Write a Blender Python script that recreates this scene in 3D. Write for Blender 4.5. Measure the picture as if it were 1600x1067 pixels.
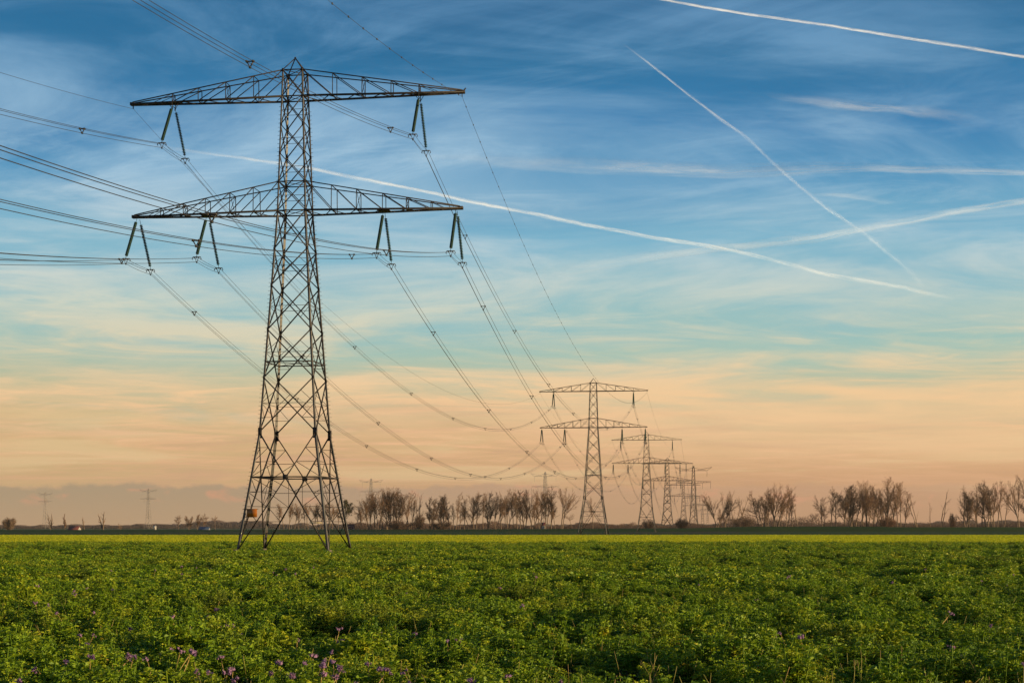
import bpy, math, random
import numpy as np
from mathutils import Vector, Matrix

R = math.radians
scene = bpy.context.scene
for o in list(bpy.data.objects):
    bpy.data.objects.remove(o)

# ------------------------------------------------------------------ camera
CAMZ = 2.37
FPX = 2500.0           # focal length in pixels of the 1600 px wide photograph
HOR = 823.4            # horizon line in the photograph
cam_d = bpy.data.cameras.new("camera")
cam = bpy.data.objects.new("camera", cam_d)
scene.collection.objects.link(cam)
cam.location = (0, 0, CAMZ)
cam.rotation_euler = (R(90), 0, 0)
cam_d.sensor_width = 36.0
cam_d.lens = FPX / 1600 * 36
cam_d.shift_y = (HOR - 533.5) / 1600
cam_d.clip_start = 0.5
cam_d.clip_end = 300000
scene.camera = cam

# ------------------------------------------------------------------ light
SUN_AZ, SUN_EL = R(108), R(9.5)
S = Vector((math.sin(SUN_AZ) * math.cos(SUN_EL), math.cos(SUN_AZ) * math.cos(SUN_EL), math.sin(SUN_EL)))
sd = bpy.data.lights.new("sun", 'SUN')
sd.energy = 5.0
sd.angle = R(0.6)
sd.color = (1.0, 0.76, 0.42)
sun = bpy.data.objects.new("sun", sd)
scene.collection.objects.link(sun)
sun.location = (600, -200, 300)
sun.rotation_euler = S.to_track_quat('Z', 'Y').to_euler()

scene.view_settings.view_transform = 'Standard'
scene.view_settings.look = 'None'
scene.view_settings.exposure = 0.32
scene.view_settings.gamma = 1


def s2l(c):
    return tuple(((v / 255) / 12.92 if v / 255 <= 0.04045 else (((v / 255) + 0.055) / 1.055) ** 2.4) for v in c) + (1,)


class NT:
    """tiny helper round a node tree"""
    def __init__(self, tree):
        self.t = tree
        self.n = tree.nodes
        self.l = tree.links

    def node(self, kind, **kw):
        n = self.n.new(kind)
        for k, v in kw.items():
            setattr(n, k, v)
        return n

    def put(self, sock, v):
        if v is None:
            return
        if hasattr(v, 'is_linked'):
            self.l.new(v, sock)
        else:
            sock.default_value = v

    def math(self, op, a, b=None, c=None, clamp=False):
        n = self.node('ShaderNodeMath', operation=op, use_clamp=clamp)
        self.put(n.inputs[0], a)
        self.put(n.inputs[1], b)
        if c is not None:
            self.put(n.inputs[2], c)
        return n.outputs[0]

    def mix(self, f, a, b, blend='MIX'):
        n = self.node('ShaderNodeMix', data_type='RGBA', blend_type=blend)
        self.put(n.inputs[0], f)
        self.put(n.inputs[6], a)
        self.put(n.inputs[7], b)
        return n.outputs[2]

    def ramp(self, f, stops, interp='LINEAR'):
        n = self.node('ShaderNodeValToRGB')
        n.color_ramp.interpolation = interp
        e = n.color_ramp.elements
        while len(e) > 1:
            e.remove(e[0])
        e[0].position = stops[0][0]
        e[0].color = stops[0][1]
        for p, c in stops[1:]:
            q = e.new(p)
            q.color = c
        self.put(n.inputs[0], f)
        return n.outputs[0]

    def smooth(self, v, lo, hi, a=0.0, b=1.0):
        n = self.node('ShaderNodeMapRange', interpolation_type='SMOOTHSTEP')
        self.put(n.inputs[0], v)
        n.inputs[1].default_value = lo
        n.inputs[2].default_value = hi
        n.inputs[3].default_value = a
        n.inputs[4].default_value = b
        return n.outputs[0]

    def noise(self, vec, scale, detail=3, rough=0.5, dist=0.0):
        n = self.node('ShaderNodeTexNoise')
        self.put(n.inputs['Vector'], vec)
        n.inputs['Scale'].default_value = scale
        n.inputs['Detail'].default_value = detail
        n.inputs['Roughness'].default_value = rough
        n.inputs['Distortion'].default_value = dist
        return n.outputs['Fac']

    def comb(self, x, y, z):
        n = self.node('ShaderNodeCombineXYZ')
        self.put(n.inputs[0], x)
        self.put(n.inputs[1], y)
        self.put(n.inputs[2], z)
        return n.outputs[0]


# ------------------------------------------------------------------ sky
def build_world():
    w = bpy.data.worlds.new("World")
    scene.world = w
    w.use_nodes = True
    t = NT(w.node_tree)
    t.n.clear()
    out = t.node('ShaderNodeOutputWorld')
    bg = t.node('ShaderNodeBackground')
    t.l.new(bg.outputs[0], out.inputs[0])
    tc = t.node('ShaderNodeTexCoord')
    sp = t.node('ShaderNodeSeparateXYZ')
    t.l.new(tc.outputs['Generated'], sp.inputs[0])
    x, y, z = sp.outputs
    hyp = t.math('SQRT', t.math('ADD', t.math('MULTIPLY', x, x), t.math('MULTIPLY', y, y)))
    e = t.math('DIVIDE', z, t.math('MAXIMUM', hyp, 0.001))          # tangent of elevation
    az = t.math('ARCTAN2', x, y)
    # gentle unevenness of the bands
    warp = t.noise(t.comb(t.math('MULTIPLY', az, 2.2), t.math('MULTIPLY', e, 9.0), 3.1), 1.6, 3, 0.5)
    e2 = t.math('ADD', e, t.math('MULTIPLY', t.math('SUBTRACT', warp, 0.5), 0.055))
    stops = [(0, (200, 148, 112)), (.017, (208, 156, 116)), (.033, (216, 166, 122)), (.052, (224, 178, 132)),
             (.068, (222, 190, 148)), (.080, (208, 196, 160)), (.093, (184, 196, 170)), (.112, (162, 197, 186)),
             (.140, (148, 193, 201)), (.172, (124, 181, 206)), (.212, (84, 152, 193)), (.25, (56, 128, 178)),
             (.29, (38, 112, 158)), (.335, (32, 97, 143)), (.6, (26, 64, 110)), (1.0, (20, 50, 92))]
    base = t.ramp(e2, [(p, s2l(c)) for p, c in stops])
    # left side is a little greyer low down, right side pinker
    side = t.smooth(az, -0.35, 0.3)
    lowm = t.smooth(e, 0.13, 0.05)
    base = t.mix(t.math('MULTIPLY', t.math('SUBTRACT', 1.0, side), t.math('MULTIPLY', lowm, 0.6)), base, s2l((204, 180, 128)))
    # high cirrus in the plane of the clouds
    zz = t.math('ADD', t.math('MAXIMUM', z, 0.0), 0.035)
    u = t.math('DIVIDE', x, zz)
    v = t.math('DIVIDE', y, zz)
    n1 = t.noise(t.comb(t.math('MULTIPLY', t.math('ADD', u, t.math('MULTIPLY', v, -0.35)), 0.75), t.math('MULTIPLY', v, 0.95), 7.3), 1.0, 9, 0.60, 1.1)
    n2 = t.noise(t.comb(t.math('MULTIPLY', u, 0.25), t.math('MULTIPLY', v, 0.45), 1.7), 1.0, 3, 0.5, 0.2)
    c1 = t.math('MULTIPLY', t.smooth(n1, 0.38, 0.72), t.smooth(n2, 0.30, 0.55, .25, 1.0))
    n3 = t.noise(t.comb(t.math('MULTIPLY', t.math('ADD', u, t.math('MULTIPLY', v, 0.45)), 1.9), t.math('MULTIPLY', v, 2.3), 2.2), 1.0, 10, 0.66, 0.9)
    c2 = t.math('MULTIPLY', t.smooth(n3, 0.42, 0.72), t.smooth(n2, 0.66, 0.40, .2, 1.0))
    cir = t.math('MINIMUM', t.math('ADD', t.math('MULTIPLY', c1, 0.80), t.math('MULTIPLY', c2, 0.62)), 1.0)
    cir = t.math('MULTIPLY', cir, t.smooth(e, 0.0, 0.05))
    cir = t.math('MULTIPLY', cir, t.math('SUBTRACT', 1.25, t.math('MULTIPLY', t.smooth(az, -0.25, 0.2), t.smooth(e, 0.12, 0.2, 0.0, 0.45))), clamp=True)
    ccol = t.ramp(e, [(0.0, s2l((214, 158, 126))), (0.05, s2l((240, 188, 142))), (0.085, s2l((246, 206, 158))),
                      (0.11, s2l((226, 212, 178))), (0.135, s2l((208, 214, 198))), (0.17, s2l((196, 214, 218))), (0.22, s2l((160, 196, 220))),
                      (0.30, s2l((112, 160, 198))), (0.36, s2l((92, 142, 184)))])
    col = t.mix(cir, base, ccol)
    # long streaks drawn out along the horizon: peach low down, some slots of blue between
    n4 = t.noise(t.comb(t.math('ADD', t.math('MULTIPLY', az, 5.5), t.math('MULTIPLY', e, 9.0)), t.math('MULTIPLY', e, 48.0), 4.4), 1.0, 9, 0.62, 0.8)
    band = t.math('MULTIPLY', t.math('MULTIPLY', t.smooth(e, 0.035, 0.070), t.smooth(e, 0.115, 0.085)), t.smooth(az, -0.1, 0.12, 0.55, 1.25))
    st = t.math('MULTIPLY', t.smooth(n4, 0.47, 0.68), band)
    col = t.mix(t.math('MULTIPLY', st, 0.75), col, ccol)
    n5 = t.noise(t.comb(t.math('ADD', t.math('MULTIPLY', az, 7.0), t.math('MULTIPLY', e, -12.0)), t.math('MULTIPLY', e, 75.0), 12.4), 1.0, 9, 0.62, 0.7)
    lo = t.math('MULTIPLY', t.smooth(e, 0.012, 0.035), t.smooth(e, 0.085, 0.06))
    col = t.mix(t.math('MULTIPLY', t.math('MULTIPLY', t.smooth(n5, 0.48, 0.68), lo), 0.6), col, s2l((232, 200, 150)))
    col = t.mix(t.math('MULTIPLY', t.math('MULTIPLY', t.smooth(n5, 0.48, 0.30), lo), 0.5), col, s2l((206, 160, 128)))
    sl = t.math('MULTIPLY', t.smooth(n4, 0.47, 0.30), t.math('MULTIPLY', t.smooth(e, 0.05, 0.08), t.smooth(e, 0.13, 0.09)))
    col = t.mix(t.math('MULTIPLY', sl, 0.5), col, s2l((170, 190, 168)))
    glow = t.math('MULTIPLY', t.math('MULTIPLY', t.smooth(e, 0.03, 0.055), t.smooth(e, 0.105, 0.08)), t.smooth(az, -0.05, 0.22))
    col = t.mix(t.math('MULTIPLY', glow, t.smooth(n4, 0.36, 0.62, 0.15, 0.55)), col, s2l((246, 208, 158)))
    # low bank of far cumulus over the horizon with pink lit heads
    nb = t.noise(t.comb(t.math('MULTIPLY', az, 48.0), t.math('MULTIPLY', e, 60.0), 5.0), 1.0, 6, 0.6, 0.1)
    edge = t.math('ADD', 0.0195, t.math('MULTIPLY', nb, 0.013))
    bank = t.smooth(t.math('SUBTRACT', edge, e), -0.0008, 0.0028)
    bankL = t.math('MULTIPLY', bank, t.smooth(az, 0.12, -0.12, 0.30, 0.85))
    greyc = t.mix(t.smooth(az, -0.3, 0.1), s2l((166, 148, 122)), s2l((190, 152, 128)))
    greyc = t.mix(t.smooth(e, 0.030, 0.0), greyc, s2l((186, 154, 122)))
    col = t.mix(bankL, col, greyc)
    nh = t.noise(t.comb(t.math('MULTIPLY', az, 38.0), t.math('MULTIPLY', e, 90.0), 9.0), 1.0, 5, 0.55, 0.3)
    heads = t.math('MULTIPLY', t.smooth(nh, 0.56, 0.70), t.math('MULTIPLY', t.smooth(t.math('SUBTRACT', edge, e), -0.0008, 0.002), t.smooth(e, 0.010, 0.020)))
    col = t.mix(t.math('MULTIPLY', heads, 0.75), col, s2l((222, 158, 124)))
    # below the horizon: dim land
    col = t.mix(t.smooth(e, 0.0, -0.02), col, (0.05, 0.05, 0.03, 1))
    # physical sky for part of the light
    sky = t.node('ShaderNodeTexSky', sky_type='NISHITA')
    sky.sun_disc = False
    sky.sun_elevation = SUN_EL
    sky.sun_rotation = SUN_AZ
    skyc = t.mix(1.0, sky.outputs[0], (0.1, 0.1, 0.1, 1), 'MULTIPLY')
    col = t.mix(0.03, col, skyc)
    t.l.new(col, bg.inputs[0])
    bg.inputs[1].default_value = 0.80


build_world()

# ------------------------------------------------------------------ helpers
COL = scene.collection


def tag(o, label=None, cat=None, group=None, kind=None):
    if label:
        o['label'] = label
    if cat:
        o['category'] = cat
    if group:
        o['group'] = group
    if kind:
        o['kind'] = kind
    return o


def empty(name, loc=(0, 0, 0), rz=0.0):
    o = bpy.data.objects.new(name, None)
    o.location = loc
    o.rotation_euler = (0, 0, rz)
    o.empty_display_size = 1
    COL.objects.link(o)
    return o


def np_mesh(name, V, F, mat=None, smooth=False):
    """V (n,3) float, F (m,k) int with k 3 or 4"""
    V = np.asarray(V, dtype=np.float32)
    F = np.asarray(F, dtype=np.int32)
    me = bpy.data.meshes.new(name)
    me.vertices.add(len(V))
    me.vertices.foreach_set('co', V.ravel())
    k = F.shape[1]
    me.loops.add(F.size)
    me.loops.foreach_set('vertex_index', F.ravel())
    me.polygons.add(len(F))
    me.polygons.foreach_set('loop_start', np.arange(0, F.size, k, dtype=np.int32))
    me.polygons.foreach_set('loop_total', np.full(len(F), k, dtype=np.int32))
    if smooth:
        me.polygons.foreach_set('use_smooth', np.ones(len(F), dtype=bool))
    me.update(calc_edges=True)
    if mat:
        me.materials.append(mat)
    return me


def link(name, me, parent=None, loc=None):
    o = bpy.data.objects.new(name, me)
    COL.objects.link(o)
    if parent:
        o.parent = parent
    if loc is not None:
        o.location = loc
    return o


def prisms(P0, P1, w0, w1=None, sides=4, caps=True):
    """tapered prisms between point pairs, w = full width"""
    P0 = np.asarray(P0, float).reshape(-1, 3)
    P1 = np.asarray(P1, float).reshape(-1, 3)
    n = len(P0)
    w0 = np.broadcast_to(np.asarray(w0, float), (n,))
    w1 = w0 if w1 is None else np.broadcast_to(np.asarray(w1, float), (n,))
    d = P1 - P0
    d /= np.maximum(np.linalg.norm(d, axis=1, keepdims=True), 1e-9)
    up = np.tile(np.array([0., 0., 1.]), (n, 1))
    up[np.abs(d[:, 2]) > 0.92] = (0., 1., 0.)
    a = np.cross(d, up)
    a /= np.linalg.norm(a, axis=1, keepdims=True)
    b = np.cross(a, d)
    rings = []
    k = 0.5 * (1.414 if sides == 4 else 1.0)
    for P, w in ((P0, w0), (P1, w1)):
        for s in range(sides):
            an = 2 * math.pi * (s + 0.5) / sides
            rings.append(P + (a * math.cos(an) + b * math.sin(an)) * (w * k)[:, None])
    V = np.stack(rings, axis=1).reshape(-1, 3)
    base = (np.arange(n) * sides * 2)[:, None]
    F = []
    for s in range(sides):
        s2 = (s + 1) % sides
        F.append(base + np.array([s, s2, sides + s2, sides + s]))
    if caps and sides == 4:
        F.append(base + np.array([3, 2, 1, 0]))
        F.append(base + np.array([4, 5, 6, 7]))
    F = np.stack(F, axis=1).reshape(-1, 4)
    return V, F


WK = 1.0      # member thickness factor


class Geo:
    def __init__(self):
        self.V = []
        self.F = []
        self.n = 0

    def add(self, V, F):
        V = np.asarray(V, float).reshape(-1, 3)
        F = np.asarray(F, int)
        self.V.append(V)
        self.F.append(F + self.n)
        self.n += len(V)

    def bars(self, segs):
        if not segs:
            return
        P0 = [s[0] for s in segs]
        P1 = [s[1] for s in segs]
        w = [s[2] * WK for s in segs]
        self.add(*prisms(P0, P1, w))

    def box(self, c, sz, rz=0.0):
        x, y, z = [v / 2 for v in sz]
        P = np.array([(-x, -y, -z), (x, -y, -z), (x, y, -z), (-x, y, -z), (-x, -y, z), (x, -y, z), (x, y, z), (-x, y, z)])
        cr, sr = math.cos(rz), math.sin(rz)
        Q = P.copy()
        Q[:, 0] = P[:, 0] * cr - P[:, 1] * sr
        Q[:, 1] = P[:, 0] * sr + P[:, 1] * cr
        self.add(Q + np.array(c), np.array([(0, 3, 2, 1), (4, 5, 6, 7), (0, 1, 5, 4), (1, 2, 6, 5), (2, 3, 7, 6), (3, 0, 4, 7)]))

    def tube(self, pts, r, sides=5):
        pts = np.asarray(pts, float)
        n = len(pts)
        r = np.broadcast_to(np.asarray(r, float), (n,))
        d = np.gradient(pts, axis=0)
        d /= np.linalg.norm(d, axis=1, keepdims=True)
        up = np.tile(np.array([0., 0., 1.]), (n, 1))
        if np.mean(np.abs(d[:, 2])) > 0.8:
            up[:] = (0., 1., 0.)
        a = np.cross(d, up)
        a /= np.linalg.norm(a, axis=1, keepdims=True)
        b = np.cross(a, d)
        an = np.arange(sides) * 2 * math.pi / sides
        V = pts[:, None, :] + (a[:, None, :] * np.cos(an)[None, :, None] + b[:, None, :] * np.sin(an)[None, :, None]) * r[:, None, None]
        i = np.arange(n - 1)[:, None] * sides
        s = np.arange(sides)[None, :]
        s2 = (s + 1) % sides
        F = np.stack([i + s, i + s2, i + sides + s2, i + sides + s], axis=2).reshape(-1, 4)
        self.add(V.reshape(-1, 3), F)

    def mesh(self, name, mat, smooth=False):
        return np_mesh(name, np.concatenate(self.V), np.concatenate(self.F), mat, smooth)


# ------------------------------------------------------------------ materials
def new_mat(name):
    m = bpy.data.materials.new(name)
    m.use_nodes = True
    t = NT(m.node_tree)
    t.n.clear()
    out = t.node('ShaderNodeOutputMaterial')
    return m, t, out


def principled(name, c1, c2=None, scale=1.0, rough=0.6, metal=0.0, detail=4, spec=0.5, objspace=True, c3=None):
    m, t, out = new_mat(name)
    b = t.node('ShaderNodeBsdfPrincipled')
    t.l.new(b.outputs[0], out.inputs[0])
    b.inputs['Roughness'].default_value = rough
    b.inputs['Metallic'].default_value = metal
    b.inputs['Specular IOR Level'].default_value = spec
    if c2 is None:
        b.inputs['Base Color'].default_value = c1
    else:
        if objspace:
            vec = t.node('ShaderNodeTexCoord').outputs['Object']
        else:
            vec = t.node('ShaderNodeNewGeometry').outputs['Position']
        f = t.noise(vec, scale, detail, 0.6)
        col = t.mix(t.smooth(f, 0.35, 0.65), c1, c2)
        if c3:
            f2 = t.noise(vec, scale * 3.7, detail, 0.6)
            col = t.mix(t.smooth(f2, 0.56, 0.7), col, c3)
        t.l.new(col, b.inputs['Base Color'])
    return m


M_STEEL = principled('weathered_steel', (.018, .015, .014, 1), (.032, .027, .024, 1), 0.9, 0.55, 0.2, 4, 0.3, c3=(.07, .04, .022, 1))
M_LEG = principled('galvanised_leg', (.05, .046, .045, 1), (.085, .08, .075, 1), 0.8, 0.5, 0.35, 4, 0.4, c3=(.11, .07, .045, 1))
M_INS = principled('green_insulator_glaze', (.006, .028, .020, 1), (.010, .038, .027, 1), 3, 0.4, 0.0, 4, 0.3)
M_WIRE = principled('aluminium_wire', (.06, .054, .048, 1), (.09, .08, .07, 1), 0.5, 0.5, 0.5)
M_FIT = principled('dark_fittings', (.03, .028, .026, 1), (.05, .045, .04, 1), 2, 0.5, 0.4)
M_SIGN = principled('orange_enamel', (.40, .125, .010, 1), (.34, .105, .010, 1), 4, 0.4)
M_CONC = principled('concrete', (.20, .16, .11, 1), (.13, .105, .07, 1), 3, 0.9)
M_FAR_STEEL = principled('haze_paled_steel', (.34, .29, .25, 1), (.42, .36, .30, 1), 0.3, 0.6, 0.2)  # steel made paler so distance haze is painted into its colour


def leaf_mat(name, stops, trans=0.35, rough=0.55, patch=None):
    """stops: colours over the per-leaf 'tone' attribute, patches of a second hue over the ground"""
    m, t, out = new_mat(name)
    at = t.node('ShaderNodeAttribute', attribute_name='tone')
    oi = t.node('ShaderNodeObjectInfo')
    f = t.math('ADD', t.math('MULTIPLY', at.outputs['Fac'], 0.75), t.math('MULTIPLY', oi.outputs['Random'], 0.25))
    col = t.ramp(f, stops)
    if patch:
        pos = t.node('ShaderNodeNewGeometry').outputs['Position']
        pf = t.smooth(t.noise(pos, patch[0], 4, 0.6), 0.50, 0.66)
        col = t.mix(t.math('MULTIPLY', pf, patch[2]), col, patch[1])
    d = t.node('ShaderNodeBsdfPrincipled')
    d.inputs['Roughness'].default_value = rough
    d.inputs['Specular IOR Level'].default_value = 0.25
    tr = t.node('ShaderNodeBsdfTranslucent')
    t.l.new(col, d.inputs['Base Color'])
    tcol = t.mix(1.0, col, (1.25, 1.3, 0.5, 1), 'MULTIPLY')
    t.l.new(tcol, tr.inputs['Color'])
    ms = t.node('ShaderNodeMixShader')
    ms.inputs[0].default_value = trans
    t.l.new(d.outputs[0], ms.inputs[1])
    t.l.new(tr.outputs[0], ms.inputs[2])
    t.l.new(ms.outputs[0], out.inputs[0])
    return m


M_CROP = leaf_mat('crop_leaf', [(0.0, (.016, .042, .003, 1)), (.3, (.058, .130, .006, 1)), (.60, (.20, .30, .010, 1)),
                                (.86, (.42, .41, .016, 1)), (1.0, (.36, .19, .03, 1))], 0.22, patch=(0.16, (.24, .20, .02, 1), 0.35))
M_MUSTARD = leaf_mat('yellow_crop_leaf', [(0.0, (.22, .28, .01, 1)), (.4, (.42, .45, .014, 1)), (.8, (.62, .58, .02, 1)), (1, (.8, .7, .03, 1))],
                     0.4, patch=(0.05, (.22, .30, .02, 1), 0.5))
M_FLOWER = leaf_mat('purple_petals', [(0.0, (.20, .11, .26, 1)), (.5, (.34, .18, .32, 1)), (1.0, (.45, .26, .34, 1))], 0.25)
M_STALK = principled('flower_stalk', (.30, .28, .04, 1), (.34, .20, .06, 1), 4, 0.7)
M_SOIL = principled('soil', (.030, .022, .012, 1), (.045, .035, .018, 1), 1.2, 0.95, objspace=False)


# ------------------------------------------------------------------ land
def dyke_h(X):
    return float(np.interp(X, [-700, -120, -60, -5, 40, 110, 135, 210, 225, 400], [0.75, 0.9, 1.0, 1.25, 1.45, 1.95, 2.7, 2.8, 2.45, 2.3]))


def build_land():
    # ground sheet out to the horizon
    ys = [-500, 0, 10, 60, 200, 300, 430, 470, 500, 530, 700, 900, 1100, 1600, 2500, 5000, 12000, 40000]
    zs = [-.65, -.65, -.65, -.65, -.65, -.65, -.65, -.62, -.22, -.12, -.12, -.12, -.12, -.12, -.12, -.12, -.12, -.12]
    xs = [-30000, -8000, -2500, -900, -400, -150, 0, 150, 400, 900, 2500, 8000, 30000]
    V = [(x, y, z) for y, z in zip(ys, zs) for x in xs]
    nx = len(xs)
    F = [(j * nx + i, j * nx + i + 1, (j + 1) * nx + i + 1, (j + 1) * nx + i) for j in range(len(ys) - 1) for i in range(nx - 1)]
    m, t, out = new_mat('ground_soil_and_far_meadow')
    b = t.node('ShaderNodeBsdfPrincipled')
    b.inputs['Roughness'].default_value = 0.95
    b.inputs['Specular IOR Level'].default_value = 0.1
    pos = t.node('ShaderNodeNewGeometry').outputs['Position']
    sp = t.node('ShaderNodeSeparateXYZ')
    t.l.new(pos, sp.inputs[0])
    n = t.noise(pos, 0.8, 5, 0.6)
    soil = t.mix(n, (.018, .016, .006, 1), (.04, .035, .014, 1))
    n2 = t.noise(pos, 0.01, 4, 0.6)
    mead = t.mix(n2, (.030, .055, .016, 1), (.06, .07, .02, 1))
    t.l.new(t.mix(t.smooth(sp.outputs[1], 930, 990), soil, mead), b.inputs['Base Color'])
    t.l.new(b.outputs[0], out.inputs[0])
    g = link('ground', np_mesh('ground', V, F, m))
    tag(g, kind='structure')
    # dark green winter field beyond the yellow strip
    m, t, out = new_mat('winter_grain')
    b = t.node('ShaderNodeBsdfPrincipled')
    b.inputs['Roughness'].default_value = 1.0
    b.inputs['Specular IOR Level'].default_value = 0.05
    pos = t.node('ShaderNodeNewGeometry').outputs['Position']
    n = t.noise(pos, 0.25, 6, 0.7)
    n2 = t.noise(pos, 0.012, 3, 0.5)
    c = t.mix(n, (.012, .040, .010, 1), (.022, .058, .014, 1))
    c = t.mix(t.smooth(n2, 0.4, 0.7), c, (.03, .065, .012, 1))
    t.l.new(c, b.inputs['Base Color'])
    t.l.new(b.outputs[0], out.inputs[0])
    V, F = [], []
    xs = list(range(-1500, 1501, 30))
    for j, y in enumerate([520, 560, 620, 700, 800, 905]):
        for x in xs:
            V.append((x, y + (4 * math.sin(x * .011) if j == 0 else 0), -0.10 + 0.03 * math.sin(x * .03 + y)))
    nx = len(xs)
    F = [(j * nx + i, j * nx + i + 1, (j + 1) * nx + i + 1, (j + 1) * nx + i) for j in range(5) for i in range(nx - 1)]
    tag(link('winter_grain_field', np_mesh('winter_grain_field', V, F, m)), kind='structure')
    # brown headland track at the edge of the yellow strip
    mt = principled('bare_track', (.12, .065, .035, 1), (.08, .05, .03, 1), 0.2, 0.95, objspace=False)
    V, F = [], []
    for x in xs:
        w = 6 if x > 20 else 3.0
        V += [(x, 509 - w * 0.3, -0.12), (x, 518 + w, -0.075)]
    F = [(2 * i, 2 * i + 2, 2 * i + 3, 2 * i + 1) for i in range(len(xs) - 1)]
    tag(link('track', np_mesh('track', V, F, mt)), kind='structure')
    # the dyke
    md, t, out = new_mat('dyke_grass')
    b = t.node('ShaderNodeBsdfPrincipled')
    b.inputs['Roughness'].default_value = 1.0
    b.inputs['Specular IOR Level'].default_value = 0.05
    pos = t.node('ShaderNodeNewGeometry').outputs['Position']
    n = t.noise(pos, 0.18, 6, 0.7)
    n2 = t.noise(pos, 0.02, 3, 0.5)
    c = t.mix(n, (.008, .034, .008, 1), (.018, .050, .010, 1))
    c = t.mix(t.smooth(n2, 0.45, 0.7), c, (.026, .056, .010, 1))
    t.l.new(c, b.inputs['Base Color'])
    t.l.new(b.outputs[0], out.inputs[0])
    V, F = [], []
    xs = list(range(-1400, 1401, 8))
    rr = random.Random(4)
    prof = [(900, 0.0, -.12), (907, 0.35, 0), (917, 0.92, 0), (921, 1.0, 0), (926, 1.0, 0), (930, .9, 0), (945, 0.0, -.13)]
    for x in xs:
        h = dyke_h(x) + rr.uniform(-.04, .04) + .05 * math.sin(x * .05)
        for (y, f, dz) in prof:
            V.append((x, y + 3 * math.sin(x * .006), f * h + dz))
    k = len(prof)
    F = [(i * k + j, (i + 1) * k + j, (i + 1) * k + j + 1, i * k + j + 1) for i in range(len(xs) - 1) for j in range(k - 1)]
    tag(link('dyke', np_mesh('dyke', V, F, md, True)), kind='structure')


build_land()


# ------------------------------------------------------------------ crops
rng = np.random.default_rng(11)


def leaflets(P, D, L, W, droop, rng):
    """one folded diamond (two quads) per leaflet, base P, direction D"""
    n = len(P)
    D = D / np.maximum(np.linalg.norm(D, axis=1, keepdims=True), 1e-6)
    r = rng.normal(size=(n, 3))
    a = np.cross(D, r)
    a /= np.maximum(np.linalg.norm(a, axis=1, keepdims=True), 1e-6)
    nrm = np.cross(a, D)
    tip = P + D * L[:, None]
    tip[:, 2] -= droop * L
    mid = P + D * (L * 0.5)[:, None] - nrm * (W * 0.25)[:, None]
    V = np.stack([P, mid + a * W[:, None] * .5, tip, mid - a * W[:, None] * .5], axis=1).reshape(-1, 3)
    b = (np.arange(n) * 4)[:, None]
    F = (b + np.array([0, 1, 2, 3])).reshape(-1, 4)
    return V, F


def clump(name, mat, seed, stems, H, spread, sprays, nleaf, L, W, dry=0.0):
    rg = np.random.default_rng(seed)
    Ps, Ds, Ls, Ws, T = [], [], [], [], []
    segs = []
    for s in range(stems):
        an = rg.uniform(0, 6.28)
        rr = spread * math.sqrt(rg.uniform(0, 1))
        bx, by = rr * math.cos(an), rr * math.sin(an)
        h = H * rg.uniform(0.72, 1.08)
        lx, ly = rg.normal(0, .10, 2)
        tone = rg.uniform(0, 1)
        old = rg.uniform() < 0.06
        segs.append(((bx * .6, by * .6, 0), (bx + lx, by + ly, h), .012))
        for k in range(sprays):
            f = rg.uniform(0.25, 1.0) ** 0.6
            p0 = np.array([bx * (.6 + .4 * f) + lx * f, by * (.6 + .4 * f) + ly * f, h * f])
            a2 = rg.uniform(0, 6.28)
            el = rg.uniform(-.1, .9)
            d = np.array([math.cos(a2) * math.cos(el), math.sin(a2) * math.cos(el), math.sin(el)])
            ll = rg.uniform(.08, .20) * (H / .7)
            side = np.cross(d, (0, 0, 1.))
            side /= np.linalg.norm(side)
            for q in range(nleaf):
                g = (q + .5) / nleaf
                pp = p0 + d * ll * g + np.array([0, 0, -ll * .35 * g * g])
                sg = 1 if q % 2 else -1
                dd = d * .6 + side * sg * .9 + np.array([0, 0, rg.uniform(-.2, .35)])
                Ps.append(pp)
                Ds.append(dd)
                Ls.append(L * rg.uniform(.6, 1.3) * (1.2 - .5 * g))
                Ws.append(W * rg.uniform(.6, 1.2))
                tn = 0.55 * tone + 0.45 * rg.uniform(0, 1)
                tn = tn * .62 + .22 * f + rg.uniform(0, .12)  # paler new growth on top, shade low in the clump painted in
                if old and f < .75:
                    tn = rg.uniform(.9, 1.0)
                if rg.uniform() < dry:
                    tn = rg.uniform(.72, 1.0)
                T.append(tn)
    V, F = leaflets(np.array(Ps), np.array(Ds), np.array(Ls), np.array(Ws), 0.25, rg)
    g = Geo()
    g.add(V, F)
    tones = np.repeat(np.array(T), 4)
    g.bars(segs)
    me = g.mesh(name, mat)
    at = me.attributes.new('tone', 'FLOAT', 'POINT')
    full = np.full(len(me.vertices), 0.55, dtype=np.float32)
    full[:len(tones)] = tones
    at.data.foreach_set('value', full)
    return me


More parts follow.
